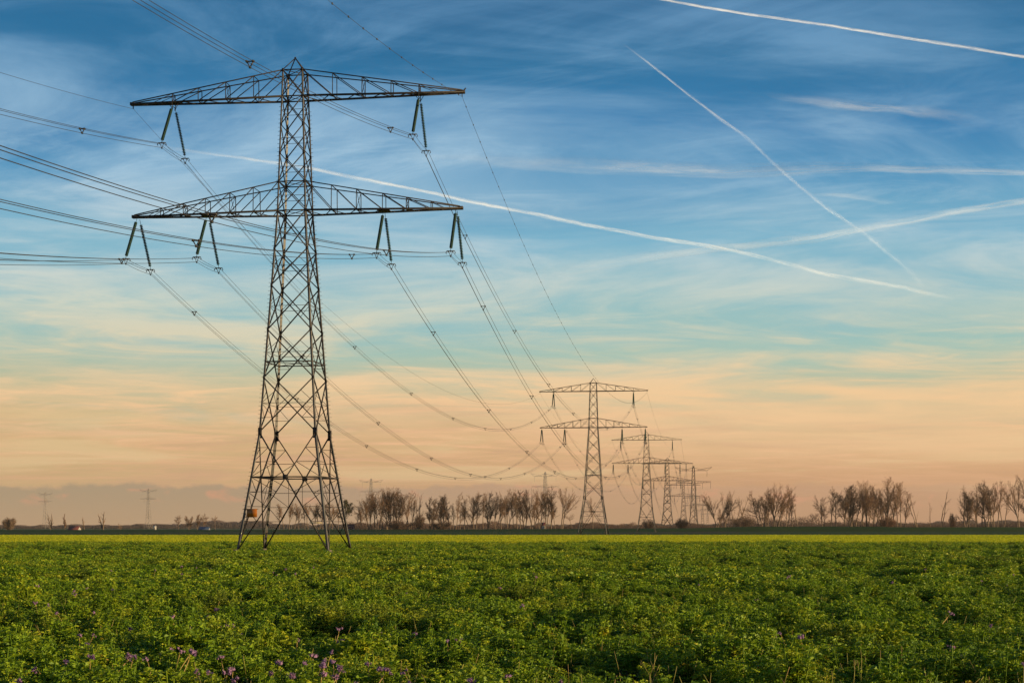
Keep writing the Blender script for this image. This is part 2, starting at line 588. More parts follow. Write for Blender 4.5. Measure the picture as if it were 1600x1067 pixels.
def flower_mesh(name, seed):
    """a curled phacelia-like cluster: small blobs on short arms over a stalk"""
    rg = np.random.default_rng(seed)
    g = Geo()
    g.bars([((0, 0, -.45), (.01, .01, -.05), .012), ((.01, .01, -.05), (0, 0, .02), .01)])
    n0 = g.n
    for k in range(rg.integers(4, 8)):
        c = np.array([rg.normal(0, .028), rg.normal(0, .028), .03 + rg.uniform(0, .045)])
        r = rg.uniform(.014, .026)
        # low-poly ball from a cube pushed onto a sphere, with short stamens around
        P = np.array([(x, y, z) for x in (-1, 0, 1) for y in (-1, 0, 1) for z in (-1, 0, 1)], float)
        idx = {tuple(p.astype(int)): i for i, p in enumerate(P)}
        nn = np.linalg.norm(P, axis=1, keepdims=True)
        nn[nn == 0] = 1
        Q = P / nn * r * rg.uniform(.85, 1.15, size=(27, 1)) + c
        F = []
        for ax in range(3):
            for sg in (-1, 1):
                o1, o2 = [a for a in range(3) if a != ax]
                for i in (-1, 0):
                    for j in (-1, 0):
                        q = []
                        for (di, dj) in ((0, 0), (1, 0), (1, 1), (0, 1)):
                            key = [0, 0, 0]
                            key[ax] = sg
                            key[o1] = i + di
                            key[o2] = j + dj
                            q.append(idx[tuple(key)])
                        F.append(q)
        g.add(Q, np.array(F))
        d = rg.normal(size=(7, 3))
        d[:, 2] = np.abs(d[:, 2])
        d /= np.linalg.norm(d, axis=1, keepdims=True)
        V2, F2 = leaflets(np.tile(c, (7, 1)) + d * r, d, np.full(7, .022), np.full(7, .008), 0, rg)
        g.add(V2, F2)
    me = g.mesh(name, M_STALK)
    me.materials.append(M_FLOWER)
    # stalk faces come first (12 of them)
    mi = np.ones(len(me.polygons), dtype=np.int32)
    mi[:12] = 0
    me.polygons.foreach_set('material_index', mi)
    at = me.attributes.new('tone', 'FLOAT', 'POINT')
    at.data.foreach_set('value', rg.uniform(0, 1, len(me.vertices)).astype(np.float32))
    return me


def scatter(name, protos, pos, rot, scl, idx, cat_label):
    """one stuff object whose geometry nodes put a plant on every point"""
    coll = bpy.data.collections.new(name + '_kinds')
    for k, me in enumerate(protos):
        coll.objects.link(bpy.data.objects.new('%s_kind_%02d' % (name, k), me))
    me = bpy.data.meshes.new(name)
    me.vertices.add(len(pos))
    me.vertices.foreach_set('co', np.asarray(pos, np.float32).ravel())
    for nm, typ, key, arr in (('rot', 'FLOAT_VECTOR', 'vector', rot), ('scl', 'FLOAT_VECTOR', 'vector', scl), ('idx', 'INT', 'value', idx)):
        a = me.attributes.new(nm, typ, 'POINT')
        a.data.foreach_set(key, np.asarray(arr, np.int32 if typ == 'INT' else np.float32).ravel())
    me.update()
    o = link(name, me)
    ng = bpy.data.node_groups.new(name, 'GeometryNodeTree')
    ng.interface.new_socket('Geometry', in_out='INPUT', socket_type='NodeSocketGeometry')
    ng.interface.new_socket('Geometry', in_out='OUTPUT', socket_type='NodeSocketGeometry')
    N, Lk = ng.nodes, ng.links
    gi, go = N.new('NodeGroupInput'), N.new('NodeGroupOutput')
    ip = N.new('GeometryNodeInstanceOnPoints')
    ci = N.new('GeometryNodeCollectionInfo')
    ci.inputs['Collection'].default_value = coll
    ci.inputs['Separate Children'].default_value = True
    ci.inputs['Reset Children'].default_value = True
    ip.inputs['Pick Instance'].default_value = True

    def attr(nm, dt):
        a = N.new('GeometryNodeInputNamedAttribute')
        a.data_type = dt
        a.inputs[0].default_value = nm
        return a.outputs[0]
    Lk.new(gi.outputs[0], ip.inputs['Points'])
    Lk.new(ci.outputs[0], ip.inputs['Instance'])
    Lk.new(attr('idx', 'INT'), ip.inputs['Instance Index'])
    Lk.new(attr('rot', 'FLOAT_VECTOR'), ip.inputs['Rotation'])
    Lk.new(attr('scl', 'FLOAT_VECTOR'), ip.inputs['Scale'])
    Lk.new(ip.outputs[0], go.inputs[0])
    md = o.modifiers.new('plants', 'NODES')
    md.node_group = ng
    tag(o, cat_label[0], cat_label[1], kind='stuff')
    return o


def value_noise(x, y, s, seed):
    """smooth value noise for laying out the crop"""
    rg = np.random.default_rng(seed)
    T = rg.uniform(0, 1, (256, 256))
    x, y = x / s + 1000, y / s + 1000
    xi, yi = np.floor(x).astype(int), np.floor(y).astype(int)
    fx, fy = x - xi, y - yi
    fx, fy = fx * fx * (3 - 2 * fx), fy * fy * (3 - 2 * fy)
    a = T[xi % 256, yi % 256]
    b = T[(xi + 1) % 256, yi % 256]
    c = T[xi % 256, (yi + 1) % 256]
    d = T[(xi + 1) % 256, (yi + 1) % 256]
    return (a * (1 - fx) + b * fx) * (1 - fy) + (c * (1 - fx) + d * fx) * fy


PYL = [(-23.9, 176.5), (28.3, 556.5), (72.9, 867.0), (115.5, 1190.0), (192.4, 1795.0), (296.0, 2575.0), (402.0, 3375.0), (520.0, 4250.0)]
TH = math.atan2(52.2, 380.0)


def wedge(y0, y1, dens, rg, k=0.38, side=15.0):
    n = int(dens * (k * (y1 ** 2 - y0 ** 2) + 2 * side * (y1 - y0)))
    y = np.sqrt(rg.uniform(y0 ** 2, y1 ** 2, n))
    x = rg.uniform(-1, 1, n) * (k * y + side)
    return x, y


def crop_height(x, y):
    h = 0.92 + 0.68 * (value_noise(x, y, 0.95, 1) - .5) + 0.40 * (value_noise(x, y, 2.7, 91) - .5) * np.clip((y - 40) / 25, 0, 1) + 0.24 * (value_noise(x, y, 7.0, 2) - .5)
    # hollows where the stand is thin or flattened
    pit = value_noise(x, y * 0.8, 1.5, 3) * .45 + value_noise(x * .8, y, 4.0, 4) * .55
    h -= 0.66 * np.clip((pit - .605) / .08, 0, 1)
    pit2 = value_noise(x * .8, y * .5, 3.3, 33) * .6 + value_noise(x * .7, y * .4, 6.5, 34) * .4
    h -= 0.66 * np.clip((pit2 - .68) / .07, 0, 1) * np.clip((y - 38) / 15, 0, 1)
    # flattened lanes running across the field, broken in places
    for (yy, w, am, sd) in ((97.0, 5.0, .85, 5), (168.0, 8.0, .7, 6), (252.0, 10.0, .8, 7)):
        c = yy + 2.2 * (value_noise(x, x * 0, 17.0, sd) - .5) * 2 + x * .02
        lane = np.exp(-((y - c) / w) ** 2) * np.clip((value_noise(x, y * 0, 6.0, sd + 20) - .12) / .3, 0, 1)
        h -= am * lane
    return np.clip(h, .3, 1.4)


def build_crop():
    rg = np.random.default_rng(5)
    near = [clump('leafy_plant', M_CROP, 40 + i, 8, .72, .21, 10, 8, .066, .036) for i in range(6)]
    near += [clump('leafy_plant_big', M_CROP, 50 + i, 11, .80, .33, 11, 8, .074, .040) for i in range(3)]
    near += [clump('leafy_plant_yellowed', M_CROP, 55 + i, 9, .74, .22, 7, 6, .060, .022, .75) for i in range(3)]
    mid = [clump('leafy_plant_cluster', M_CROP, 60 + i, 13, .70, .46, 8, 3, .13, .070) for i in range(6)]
    for nm, protos, y0, y1, dens, base in (('leafy_green_crop_foreground', near, 8, 66, 3.9, 1.0), ('leafy_green_crop_farther', mid, 64, 261, 2.1, 1.0)):
        x, y = wedge(y0, y1, dens, rg)
        n = len(x)
        h = crop_height(x, y)
        # clear round the feet of the nearest pylon
        px, py = x - PYL[0][0], y - PYL[0][1]
        cx = px * math.cos(TH) - py * math.sin(TH)
        cy = px * math.sin(TH) + py * math.cos(TH)
        keep = ~((np.abs(np.abs(cx) - 5.1) < 1.0) & (np.abs(np.abs(cy) - 5.1) < 1.0))
        x, y, h = x[keep], y[keep], h[keep]
        n = len(x)
        pos = np.stack([x, y, np.full(n, -.65)], axis=1)
        rot = np.stack([rg.normal(0, .10, n), rg.normal(0, .10, n), rg.uniform(0, 6.28, n)], axis=1)
        s = h * rg.uniform(.62, 1.16, n) * base
        scl = np.stack([np.clip(h, .7, 1.1) * rg.uniform(.9, 1.2, n)] * 2 + [s], axis=1)
        ix = rg.integers(0, len(protos), n)
        if y0 < 50:
            u1 = rg.uniform(0, 1, n)
            ix = rg.integers(0, 6, n)
            ix = np.where(u1 < .22, rg.integers(6, 9, n), ix)
            pd = np.clip((30 - y) / 6, 0, 1) * np.clip(.35 + x / y * 1.2, .08, .7) + .03
            pd = pd * np.clip((value_noise(x, y, 1.6, 77) - .2) * 2.2, 0, 1.3)
            ix = np.where(rg.uniform(0, 1, n) < pd, rg.integers(9, 12, n), ix)
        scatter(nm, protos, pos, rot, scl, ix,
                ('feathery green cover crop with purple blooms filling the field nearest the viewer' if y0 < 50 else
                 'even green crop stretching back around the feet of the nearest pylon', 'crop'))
    must = [clump('yellow_plant_cluster', M_MUSTARD, 80 + i, 16, .62, .85, 6, 2, .17, .09) for i in range(4)]
    x, y = wedge(263, 510, 0.95, rg)
    kk = y < 500 + 10 * value_noise(x, x * 0, 9.0, 61)
    x, y = x[kk], y[kk]
    n = len(x)
    pos = np.stack([x, y, np.where(y > 470, -.55, -.65)], axis=1)
    rot = np.stack([rg.normal(0, .05, n), rg.normal(0, .05, n), rg.uniform(0, 6.28, n)], axis=1)
    s = rg.uniform(.9, 1.12, n) * np.where(y > 470, .75, 1.0)
    scl = np.stack([rg.uniform(.9, 1.3, n)] * 2 + [s], axis=1)
    scatter('bright_yellow_crop', must, pos, rot, scl, rg.integers(0, 4, n), ('bright yellow green crop in a strip behind the nearest pylon', 'crop'))
    # flower heads
    fl = [flower_mesh('flower_head', 90 + i) for i in range(6)]
    x1, y1 = wedge(20, 40, 1.5, rg)
    x2, y2 = wedge(36, 95, .18, rg)
    x, y = np.concatenate([x1, x2]), np.concatenate([y1, y2])
    clus = value_noise(x, y, 1.1, 9) * .6 + value_noise(x, y, 5.0, 10) * .4
    bias = np.clip((-x / y) * .55, -.035, .14) + np.clip((26.5 - y) / 5, -1, 1) * .12
    keep = clus + bias > .57
    x, y = x[keep], y[keep]
    n = len(x)
    top = -.65 + .70 * crop_height(x, y) * 1.02
    pos = np.stack([x, y, top + rg.uniform(-.03, .10, n)], axis=1)
    rot = np.stack([rg.normal(0, .3, n), rg.normal(0, .3, n), rg.uniform(0, 6.28, n)], axis=1)
    sc = rg.uniform(.8, 1.35, n)
    scatter('purple_flower_heads', fl, pos, rot, np.stack([sc] * 3, axis=1), rg.integers(0, 6, n), ('small purple flower heads dotted over the near green crop', 'flowers'))
    # tall dry stalks standing in the near crop
    g = Geo()
    x, y = wedge(20, 60, .5, rg)
    segs = []
    x2, y2 = wedge(21, 30, 3.0, rg)
    k2 = value_noise(x2, y2, .8, 55) > .62 - .5 * x2 / y2
    x, y = np.concatenate([x, x2[k2]]), np.concatenate([y, y2[k2]])
    for a, b in zip(x, y):
        hh = -.65 + .70 * rg.uniform(.7, 1.15)
        dx, dy = rg.normal(0, .11, 2)
        segs.append(((a, b, -.65), (a + dx * .5, b + dy * .5, (-.65 + hh) / 2), .011))
        segs.append(((a + dx * .5, b + dy * .5, (-.65 + hh) / 2), (a + dx * 1.6, b + dy * 1.6, hh), .008))
    g.bars(segs)
    tag(link('dry_stalks', g.mesh('dry_stalks', M_STALK)), 'thin straw coloured stalks poking out of the near green crop', 'stalks', kind='stuff')


build_crop()

# ------------------------------------------------------------------ the main pylon
HP = [(-.65, 5.147), (0, 5.05), (12.7, 3.16), (37.0, 1.60), (49.6, 1.19), (52.5, 1.13)]


def Hw(z):
    return float(np.interp(z, [p[0] for p in HP], [p[1] for p in HP]))


CORN = [(-1, -1), (1, -1), (1, 1), (-1, 1)]


def cp(k, z, off=0.0):
    h = Hw(z) + off
    return np.array([CORN[k % 4][0] * h, CORN[k % 4][1] * h, z])


def lerp(a, b, t):
    return a + (b - a) * t


def pylon_meshes():
    out = {}
    # legs: angle iron
    for k in range(4):
        g = Geo()
        sx, sy = CORN[k]
        for (z0, z1, w) in ((-.65, 12.7, .26), (12.7, 37.0, .22), (37.0, 52.5, .17)):
            t = .035
            prof = [(0, 0), (-w, 0), (-w, -t), (-t, -t), (-t, -w), (0, -w)]
            V = []
            for z in (z0, z1):
                c = cp(k, z, .04)
                V += [(c[0] + p[0] * sx, c[1] + p[1] * sy, z) for p in prof]
            F = [(i, (i + 1) % 6, 6 + (i + 1) % 6, 6 + i) for i in range(6)]
            if sx * sy < 0:
                F = [f[::-1] for f in F]
            g.add(V, np.array(F))
        if k in (0, 2):
            PG = []
            for i, z in enumerate(np.arange(2.5, 48.5, .45)):
                c = cp(k, z, .03)
                PG.append((c, c + np.array([sx * .26, 0, 0]) if i % 2 else c + np.array([0, sy * .26, 0]), .028))
                if i % 2 == 0:
                    PG.append((c, c + np.array([sx * .24, 0, 0.0]), .028))
            g.bars(PG)
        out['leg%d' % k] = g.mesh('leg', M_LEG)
    # body bracing
    B = []
    zs = [12.7, 18.65, 23.9, 28.8, 32.8, 37.0, 40.2, 43.35, 46.5, 49.6, 52.5]
    for f in range(4):
        a, b = f, f + 1
        for i in range(len(zs) - 1):
            z0, z1 = zs[i], zs[i + 1]
            w = .115 if z0 < 36 else .095
            A0, A1, B0, B1 = cp(a, z0), cp(a, z1), cp(b, z0), cp(b, z1)
            B += [(A0, B1, w), (B0, A1, w)]
            h0, h1 = Hw(z0), Hw(z1)
            t = h0 / (h0 + h1)
            zc = z0 + (z1 - z0) * t
            C = lerp(A0, B1, t)
            if z0 < 49:
                B.append((cp(a, zc), cp(b, zc), .045))
            if z0 < 32.5:
                for (L0, L1, D0, D1) in ((A0, A1, B0, B1), (B0, B1, A0, A1)):
                    # quarter points on the diagonals tied back to the leg
                    q1 = lerp(L0, C, .5)
                    q2 = lerp(C, L1, .5)
                    Lc = lerp(L0, L1, t)
                    B += [(q1, Lc, .045), (q2, Lc, .045)]
                    if z0 < 20:
                        B.append((q1, lerp(L0, L1, (q1[2] - z0) / (z1 - z0)), .045))
        # splayed foot section
        T0, T1, F0, F1 = cp(a, 12.7), cp(b, 12.7), cp(a, -.3), cp(b, -.3)
        zc = 7.81
        B += [(T0, F1, .12), (T1, F0, .12), (cp(a, zc), cp(b, zc), .13)]
        for (T, Fo, k, Fk) in ((T0, F1, a, F0), (T1, F0, b, F1)):
            def dg(z):          # the diagonal starting at this leg's top, above the crossing
                return lerp(T, Fo, (12.7 - z) / 13.0)
            To = T1 if k == a else T0

            def dl(z):          # the diagonal ending at this leg's foot, below the crossing
                return lerp(To, Fk, (12.7 - z) / 13.0)
            B += [(cp(k, 11.0), dg(11.0), .055), (cp(k, 9.47), dg(9.47), .055), (cp(k, 7.81), dg(9.47), .055), (cp(k, 9.47), dg(11.0), .055)]
            for z in (6.2, 4.6, 3.0):
                B.append((cp(k, z), dl(z), .055))
            B += [(cp(k, 7.81), dl(6.2), .055), (cp(k, 6.2), dl(4.6), .055), (cp(k, 4.6), dl(3.0), .055), (cp(k, 3.0), dl(1.7), .05), (cp(k, 1.7), dl(1.7), .045)]
            # inner ties from the crossing beam down to the diagonal
            m = lerp(cp(k, zc), (T0 + T1) / 2 * np.array([1, 1, 0]) + np.array([0, 0, zc]), .55)
            B.append((m, dl(4.6), .045))
    for z, w in ((20.4, .11), (37.0, .12), (40.2, .10), (49.6, .12), (52.5, .10)):
        for f in range(4):
            B.append((cp(f, z), cp(f + 1, z), w))
        B.append((cp(0, z), cp(2, z), .06))
        B.append((cp(1, z), cp(3, z), .06))
    mids = [(cp(f, 7.81) + cp(f + 1, 7.81)) / 2 for f in range(4)]
    for f in range(4):
        B.append((mids[f], mids[(f + 1) % 4], .08))
    g = Geo()
    g.bars(B)
    # gusset plates
    for k in range(4):
        c = cp(k, 12.6)
        sx, sy = CORN[k]
        g.box((c[0] - sx * .12, c[1] + sy * .055, 12.6), (.44, .03, 1.15))
        g.box((c[0] + sx * .055, c[1] - sy * .12, 12.6), (.03, .44, 1.15))
        mm = mids[k]
        n = np.array([mm[0], mm[1], 0])
        n /= np.linalg.norm(n)
        ax = abs(n[0]) > abs(n[1])
        g.box((mm[0] + n[0] * .07, mm[1] + n[1] * .07, 7.81), (.03, .6, .5) if ax else (.6, .03, .5))
        for z in zs[1:]:
            c = cp(k, z)
            g.box((c[0] - sx * .06, c[1] + sy * .06, z), (.26, .02, .34))
            g.box((c[0] + sx * .06, c[1] - sy * .06, z), (.02, .26, .34))
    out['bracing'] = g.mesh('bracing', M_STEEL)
    # peak
    g = Geo()
    ap = np.array([0, 0, 54.05])
    g.bars([(cp(k, 52.5), ap, .09) for k in range(4)])
    g.box((0, 0, 54.05), (.16, .16, .22))
    out['peak'] = g.mesh('peak', M_STEEL)

    # crossarms
    def arm(side, zb, zt, tip, stations):
        A = []
        tz = zb + .10
        hb, ht = Hw(zb), Hw(zt)
        st = [hb] + list(stations) + [tip]

        def low(c, s):
            t = (c - hb) / (tip - hb)
            return np.array([side * c, s * (hb + (.22 - hb) * t), zb])

        def top(c, s):
            t = (c - ht) / (tip - ht)
            return np.array([side * c, s * (ht + (.22 - ht) * t), zt + (tz + .12 - zt) * t])
        for s in (-1, 1):
            A.append((low(hb, s), low(tip + .15, s), .19))
            A.append((top(ht, s), top(tip, s), .10))
            for i in range(1, len(st) - 1):
                A.append((low(st[i], s), top(st[i], s), .075))
                A.append((top(st[i - 1] if i > 1 else ht, s), low(st[i], s), .08))
            A.append((top(st[-2], s), low((st[-2] + tip) / 2, s), .05))
        for i in range(1, len(st) - 1):
            A.append((low(st[i], -1), low(st[i], 1), .08))
            A.append((top(st[i], -1), top(st[i], 1), .06))
            if i % 2 == 0:
                A.append((low(st[i], -1), top(st[i], 1), .045))
                A.append((low(st[i], 1), top(st[i], -1), .045))
        # flat lacing under the arm
        nn = 13
        cs = np.linspace(hb, tip - .4, nn)
        for i in range(nn - 1):
            s = 1 if i % 2 else -1
            A.append((low(cs[i], s) + np.array([0, 0, -.06]), low(cs[i + 1], -s) + np.array([0, 0, -.06]), .07))
        gg = Geo()
        gg.bars(A)
        gg.box((side * (tip + .05), 0, zb + .05), (.5, .55, .32))
        return gg
    ust = [4.45, 7.7, 10.9, 13.95]
    lst = [4.4, 7.15, 10.0, 12.6, 15.3]
    for side in (-1, 1):
        gg = arm(side, 49.6, 52.5, 18.65, ust)
        x = side * 13.95
        # hanger frame for the insulators
        gg.bars([((x, -.62, 49.55), (x, -.35, 48.85), .07), ((x, .62, 49.55), (x, .35, 48.85), .07), ((x - .5, 0, 49.5), (x, -.35, 48.85), .05),
                 ((x + .5, 0, 49.5), (x, .35, 48.85), .05), ((x, -.45, 49.15), (x, .45, 49.15), .05), ((x, -.62, 49.55), (x, .62, 49.55), .12)])
        gg.box((x, 0, 49.62), (1.3, 1.2, .10))
        # drop rod for the earth wire
        gg.bars([((side * 18.65, -.1, 49.5), (side * 18.65, -.1, 49.12), .05), ((side * 18.65, .1, 49.5), (side * 18.65, .1, 49.12), .05)])
        if side > 0:
            gg.bars([((18.7, 0, 49.6), (19.05, 0, 50.05), .12)])
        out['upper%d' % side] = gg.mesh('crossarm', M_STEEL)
        gg = arm(side, 37.0, 40.2, 18.45, lst)
        x = side * 10.0
        gg.box((x, 0, 36.96), (1.3, 1.5, .10))
        out['lower%d' % side] = gg.mesh('crossarm', M_STEEL)
    # concrete footings
    for k in range(4):
        g = Geo()
        c = cp(k, -.5)
        pts = [(c[0], c[1], -.85), (c[0], c[1], -.06), (c[0], c[1], -.01)]
        g.tube(pts, [.5, .36, .05], 10)
        out['foot%d' % k] = g.mesh('footing', M_CONC)
    # insulator string: caps and sheds, hanging down -Z from the origin, length 4.9 with its link rods
    g = Geo()
    pts, rr = [], []
    z = 0.0
    pts += [(0, 0, .55), (0, 0, .02)]
    rr += [.025, .025]
    n = 27
    for i in range(n):
        z = -.02 - i * .168
        for dz, r in ((0, .06), (-.03, .07), (-.06, .175), (-.085, .18), (-.10, .075), (-.165, .06)):
            pts.append((0, 0, z + dz))
            rr.append(r)
    pts += [(0, 0, -4.58), (0, 0, -4.72)]
    rr += [.03, .03]
    g.tube(pts, rr, 10)
    out['string'] = g.mesh('insulator_string', M_INS)
    # yoke below a string: plate, drop links and arcing horns; lies in the line direction frame
    g = Geo()
    g.bars([((-.42, 0, 0), (.42, 0, 0), .08), ((-.42, 0, 0), (-.52, 0, -.24), .06), ((.42, 0, 0), (.52, 0, -.24), .06),
            ((-.52, 0, -.24), (-.42, 0, -.30), .05), ((.52, 0, -.24), (.42, 0, -.30), .05),
            ((0, 0, .12), (0, 0, -.10), .07), ((-.22, 0, 0), (-.05, 0, -.55), .045), ((.22, 0, 0), (.05, 0, -.55), .045), ((0, 0, -.48), (0, 0, -.66), .12),
            ((-.28, 0, -.02), (-.22, 0, -.16), .07), ((.28, 0, -.02), (.22, 0, -.16), .07)])
    out['yoke'] = g.mesh('yoke', M_FIT)
    return out


PM = pylon_meshes()
PM_NEAR = PM
WK = 1.9
PM_FAR = pylon_meshes()
WK = 1.0
# where the bundles hang: (cross offset, apex z, z of the yoke)
PHASES = [(-13.95, 49.0, 44.3), (13.95, 49.0, 44.3), (-18.05, 36.55, 31.75), (-10.0, 36.55, 31.75), (10.0, 36.55, 31.75), (18.05, 36.55, 31.75)]
SPLAY = 3.75
BUN = [(-.24, -.12), (.24, -.12), (0, -.54)]          # three wires, across and down from the yoke


def to_world(P, c, l, z):
    return np.array([P[0] + c * math.cos(TH) + l * math.sin(TH), P[1] - c * math.sin(TH) + l * math.cos(TH), z])


def build_pylon(P, label, group, detail=True, sign=False):
    root = empty('lattice_pylon', (P[0], P[1], 0), -TH)
    tag(root, label, 'pylon', group)
    for k in range(4):
        link('leg', PM['leg%d' % k], root)
    link('bracing', PM['bracing'], root)
    for s in (-1, 1):
        link('crossarm', PM['upper%d' % s], root)
        link('crossarm', PM['lower%d' % s], root)
    link('peak', PM['peak'], root)
    if detail:
        for k in range(4):
            link('footing', PM['foot%d' % k], root)
    for (c, za, zy) in PHASES:
        for s in (-1, 1):
            top = Vector((c, s * .75, za - .25))
            bot = Vector((c, s * SPLAY, zy + .15))
            d = bot - top
            o = link('insulator_string', PM['string'], root, top)
            o.rotation_mode = 'QUATERNION'
            o.rotation_quaternion = (-d).to_track_quat('Z', 'Y')
            o.scale = (1, 1, d.length / 4.75)
            y = link('yoke', PM['yoke'], o)
            y.matrix_parent_inverse = (Matrix.LocRotScale(top, o.rotation_quaternion, o.scale)).inverted()
            y.location = (c, s * SPLAY, zy)
        if detail:
            g = Geo()
            for (dx, dz) in BUN:
                t = np.linspace(0, 1, 9)
                g.tube(np.stack([np.full(9, c + dx), -SPLAY + 2 * SPLAY * t, zy + dz - .12 * 4 * t * (1 - t)], axis=1), .022, 4)
            link('jumper', g.mesh('jumper', M_WIRE), root)
    if sign:
        g = Geo()
        g.box((-3.5, -4.72, 3.9), (1.27, .03, .88), -.25)
        sp = link('sign_plate', g.mesh('sign_plate', M_SIGN), root)
        g = Geo()
        g.bars([((-4.5, -4.56, 4.33), (-2.85, -4.56, 4.33), .06), ((-4.55, -4.56, 3.47), (-3.05, -4.56, 3.47), .06)])
        link('sign_rail', g.mesh('sign_rail', M_STEEL), sp)
        # the pale cable cover on the foot of the far side leg
        g = Geo()
        g.box((3.6, -4.85, 2.85), (1.35, .06, .10))
        link('tie_bar', g.mesh('tie_bar', principled('galvanised_tie', (.45, .36, .16, 1), (.38, .3, .14, 1), 3, .5)), root)
    return root


GP = 'lattice pylons of the power line receding to the right'
PL = ['tall dark lattice pylon filling the left of the picture, nearest of all',
      'second largest lattice pylon, right of centre at the edge of the yellow strip',
      'third lattice pylon of the line, just right of the second one',
      'fourth lattice pylon of the line, seen between the third pylon and its neighbours',
      'fifth lattice pylon of the line, small, behind the fourth one',
      'sixth pylon of the receding line, tiny, in the cluster left of the leaning tree',
      'seventh pylon of the receding line, tiny, overlapping the sixth',
      'last and smallest pylon of the receding line, faint near the horizon']
for i, P in enumerate(PYL):
    PM = PM_NEAR if i < 3 else PM_FAR
    build_pylon(P, PL[i], GP, detail=(i < 4), sign=(i == 0))


# ------------------------------------------------------------------ conductors
def sagged(A, B, sag, n):
    t = np.linspace(0, 1, n)
    L = A[None, :] + (B - A)[None, :] * t[:, None]
    L[:, 2] -= sag * 4 * t * (1 - t)
    return L


def spacer_mesh():
    g = Geo()
    a, b, c = [np.array([p[0], 0, p[1]]) for p in BUN]
    g.bars([(a, b, .07), (a, c, .07), (b, c, .07)])
    for p in (a, b, c):
        g.box(p, (.13, .24, .13))
    return g.mesh('spacer', M_FIT)


SPM = spacer_mesh()
P0 = (PYL[0][0] - 52.2, PYL[0][1] - 380.0)
ALLP = [P0] + PYL
PH_NAME = ['left upper arm', 'right upper arm', 'outer left lower arm', 'inner left lower arm', 'inner right lower arm', 'outer right lower arm']
SPANS = ['the nearest pylon back over the viewer', 'the nearest pylon to the second', 'the second pylon to the third',
         'the third pylon to the fourth', 'the fourth pylon to the fifth', 'the fifth pylon to the sixth', 'the sixth pylon to the seventh']
SAG = [17.0, 17.5, 13.0, 14.0, 24.0, 24.0, 24.0]
for sp in range(7):
    A, B = np.array(ALLP[sp]), np.array(ALLP[sp + 1])
    L = np.linalg.norm(B - A)
    for ph, (c, za, zy) in enumerate(PHASES):
        a = to_world(A, c, SPLAY, zy)
        b = to_world(B, c, -SPLAY, zy)
        root = empty('conductor_bundle', tuple(a))
        tag(root, 'triple wires from the %s of %s' % (PH_NAME[ph], SPANS[sp]), 'power line', 'wire bundles strung between the pylons')
        dirv = (b - a)
        dirv[2] = 0
        dirv /= np.linalg.norm(dirv)
        side = np.array([dirv[1], -dirv[0], 0])
        n = 90 if sp < 2 else 40
        rad = .023 if sp < 3 else .03
        for (dx, dz) in BUN:
            off = side * dx + np.array([0, 0, dz])
            g = Geo()
            g.tube(sagged(a + off, b + off, SAG[sp], n) - a, rad, 4)
            link('conductor', g.mesh('conductor', M_WIRE), root)
        if sp < 4:
            ns = max(3, int(L / 47))
            ts = (np.arange(ns) + .55 + .25 * math.sin(ph * 2.1 + sp)) / ns
            line = sagged(a, b, SAG[sp], 401) - a
            for t in ts:
                p = line[int(min(max(t, .01), .99) * 400)]
                o = link('spacer', SPM, root, tuple(p))
                o.rotation_euler = (0, 0, math.atan2(-side[0] * 0 + side[1], side[0]))
    for s in (-1, 1):
        a = to_world(A, s * 18.65, 0.15, 49.1)
        b = to_world(B, s * 18.65, -0.15, 49.1)
        root = empty('earth_wire', tuple(a))
        tag(root, 'thin wire from the %s top arm tip of %s' % ('left' if s < 0 else 'right', SPANS[sp]), 'earth wire', 'single wires between the top arm tips')
        g = Geo()
        ln = sagged(a, b, SAG[sp] * (.97 if sp == 0 else .85), 100) - a
        g.tube(ln, .019 if sp < 3 else .03, 4)
        if s > 0 and sp < 2:
            fine = sagged(a, b, SAG[sp] * (.97 if sp == 0 else .85), 2001) - a
            step = int(5.0 / L * 2000)
            for q in fine[step // 2::step]:
                g.box(q, (.10, .16, .12))
        link('wire', g.mesh('wire', M_WIRE), root)



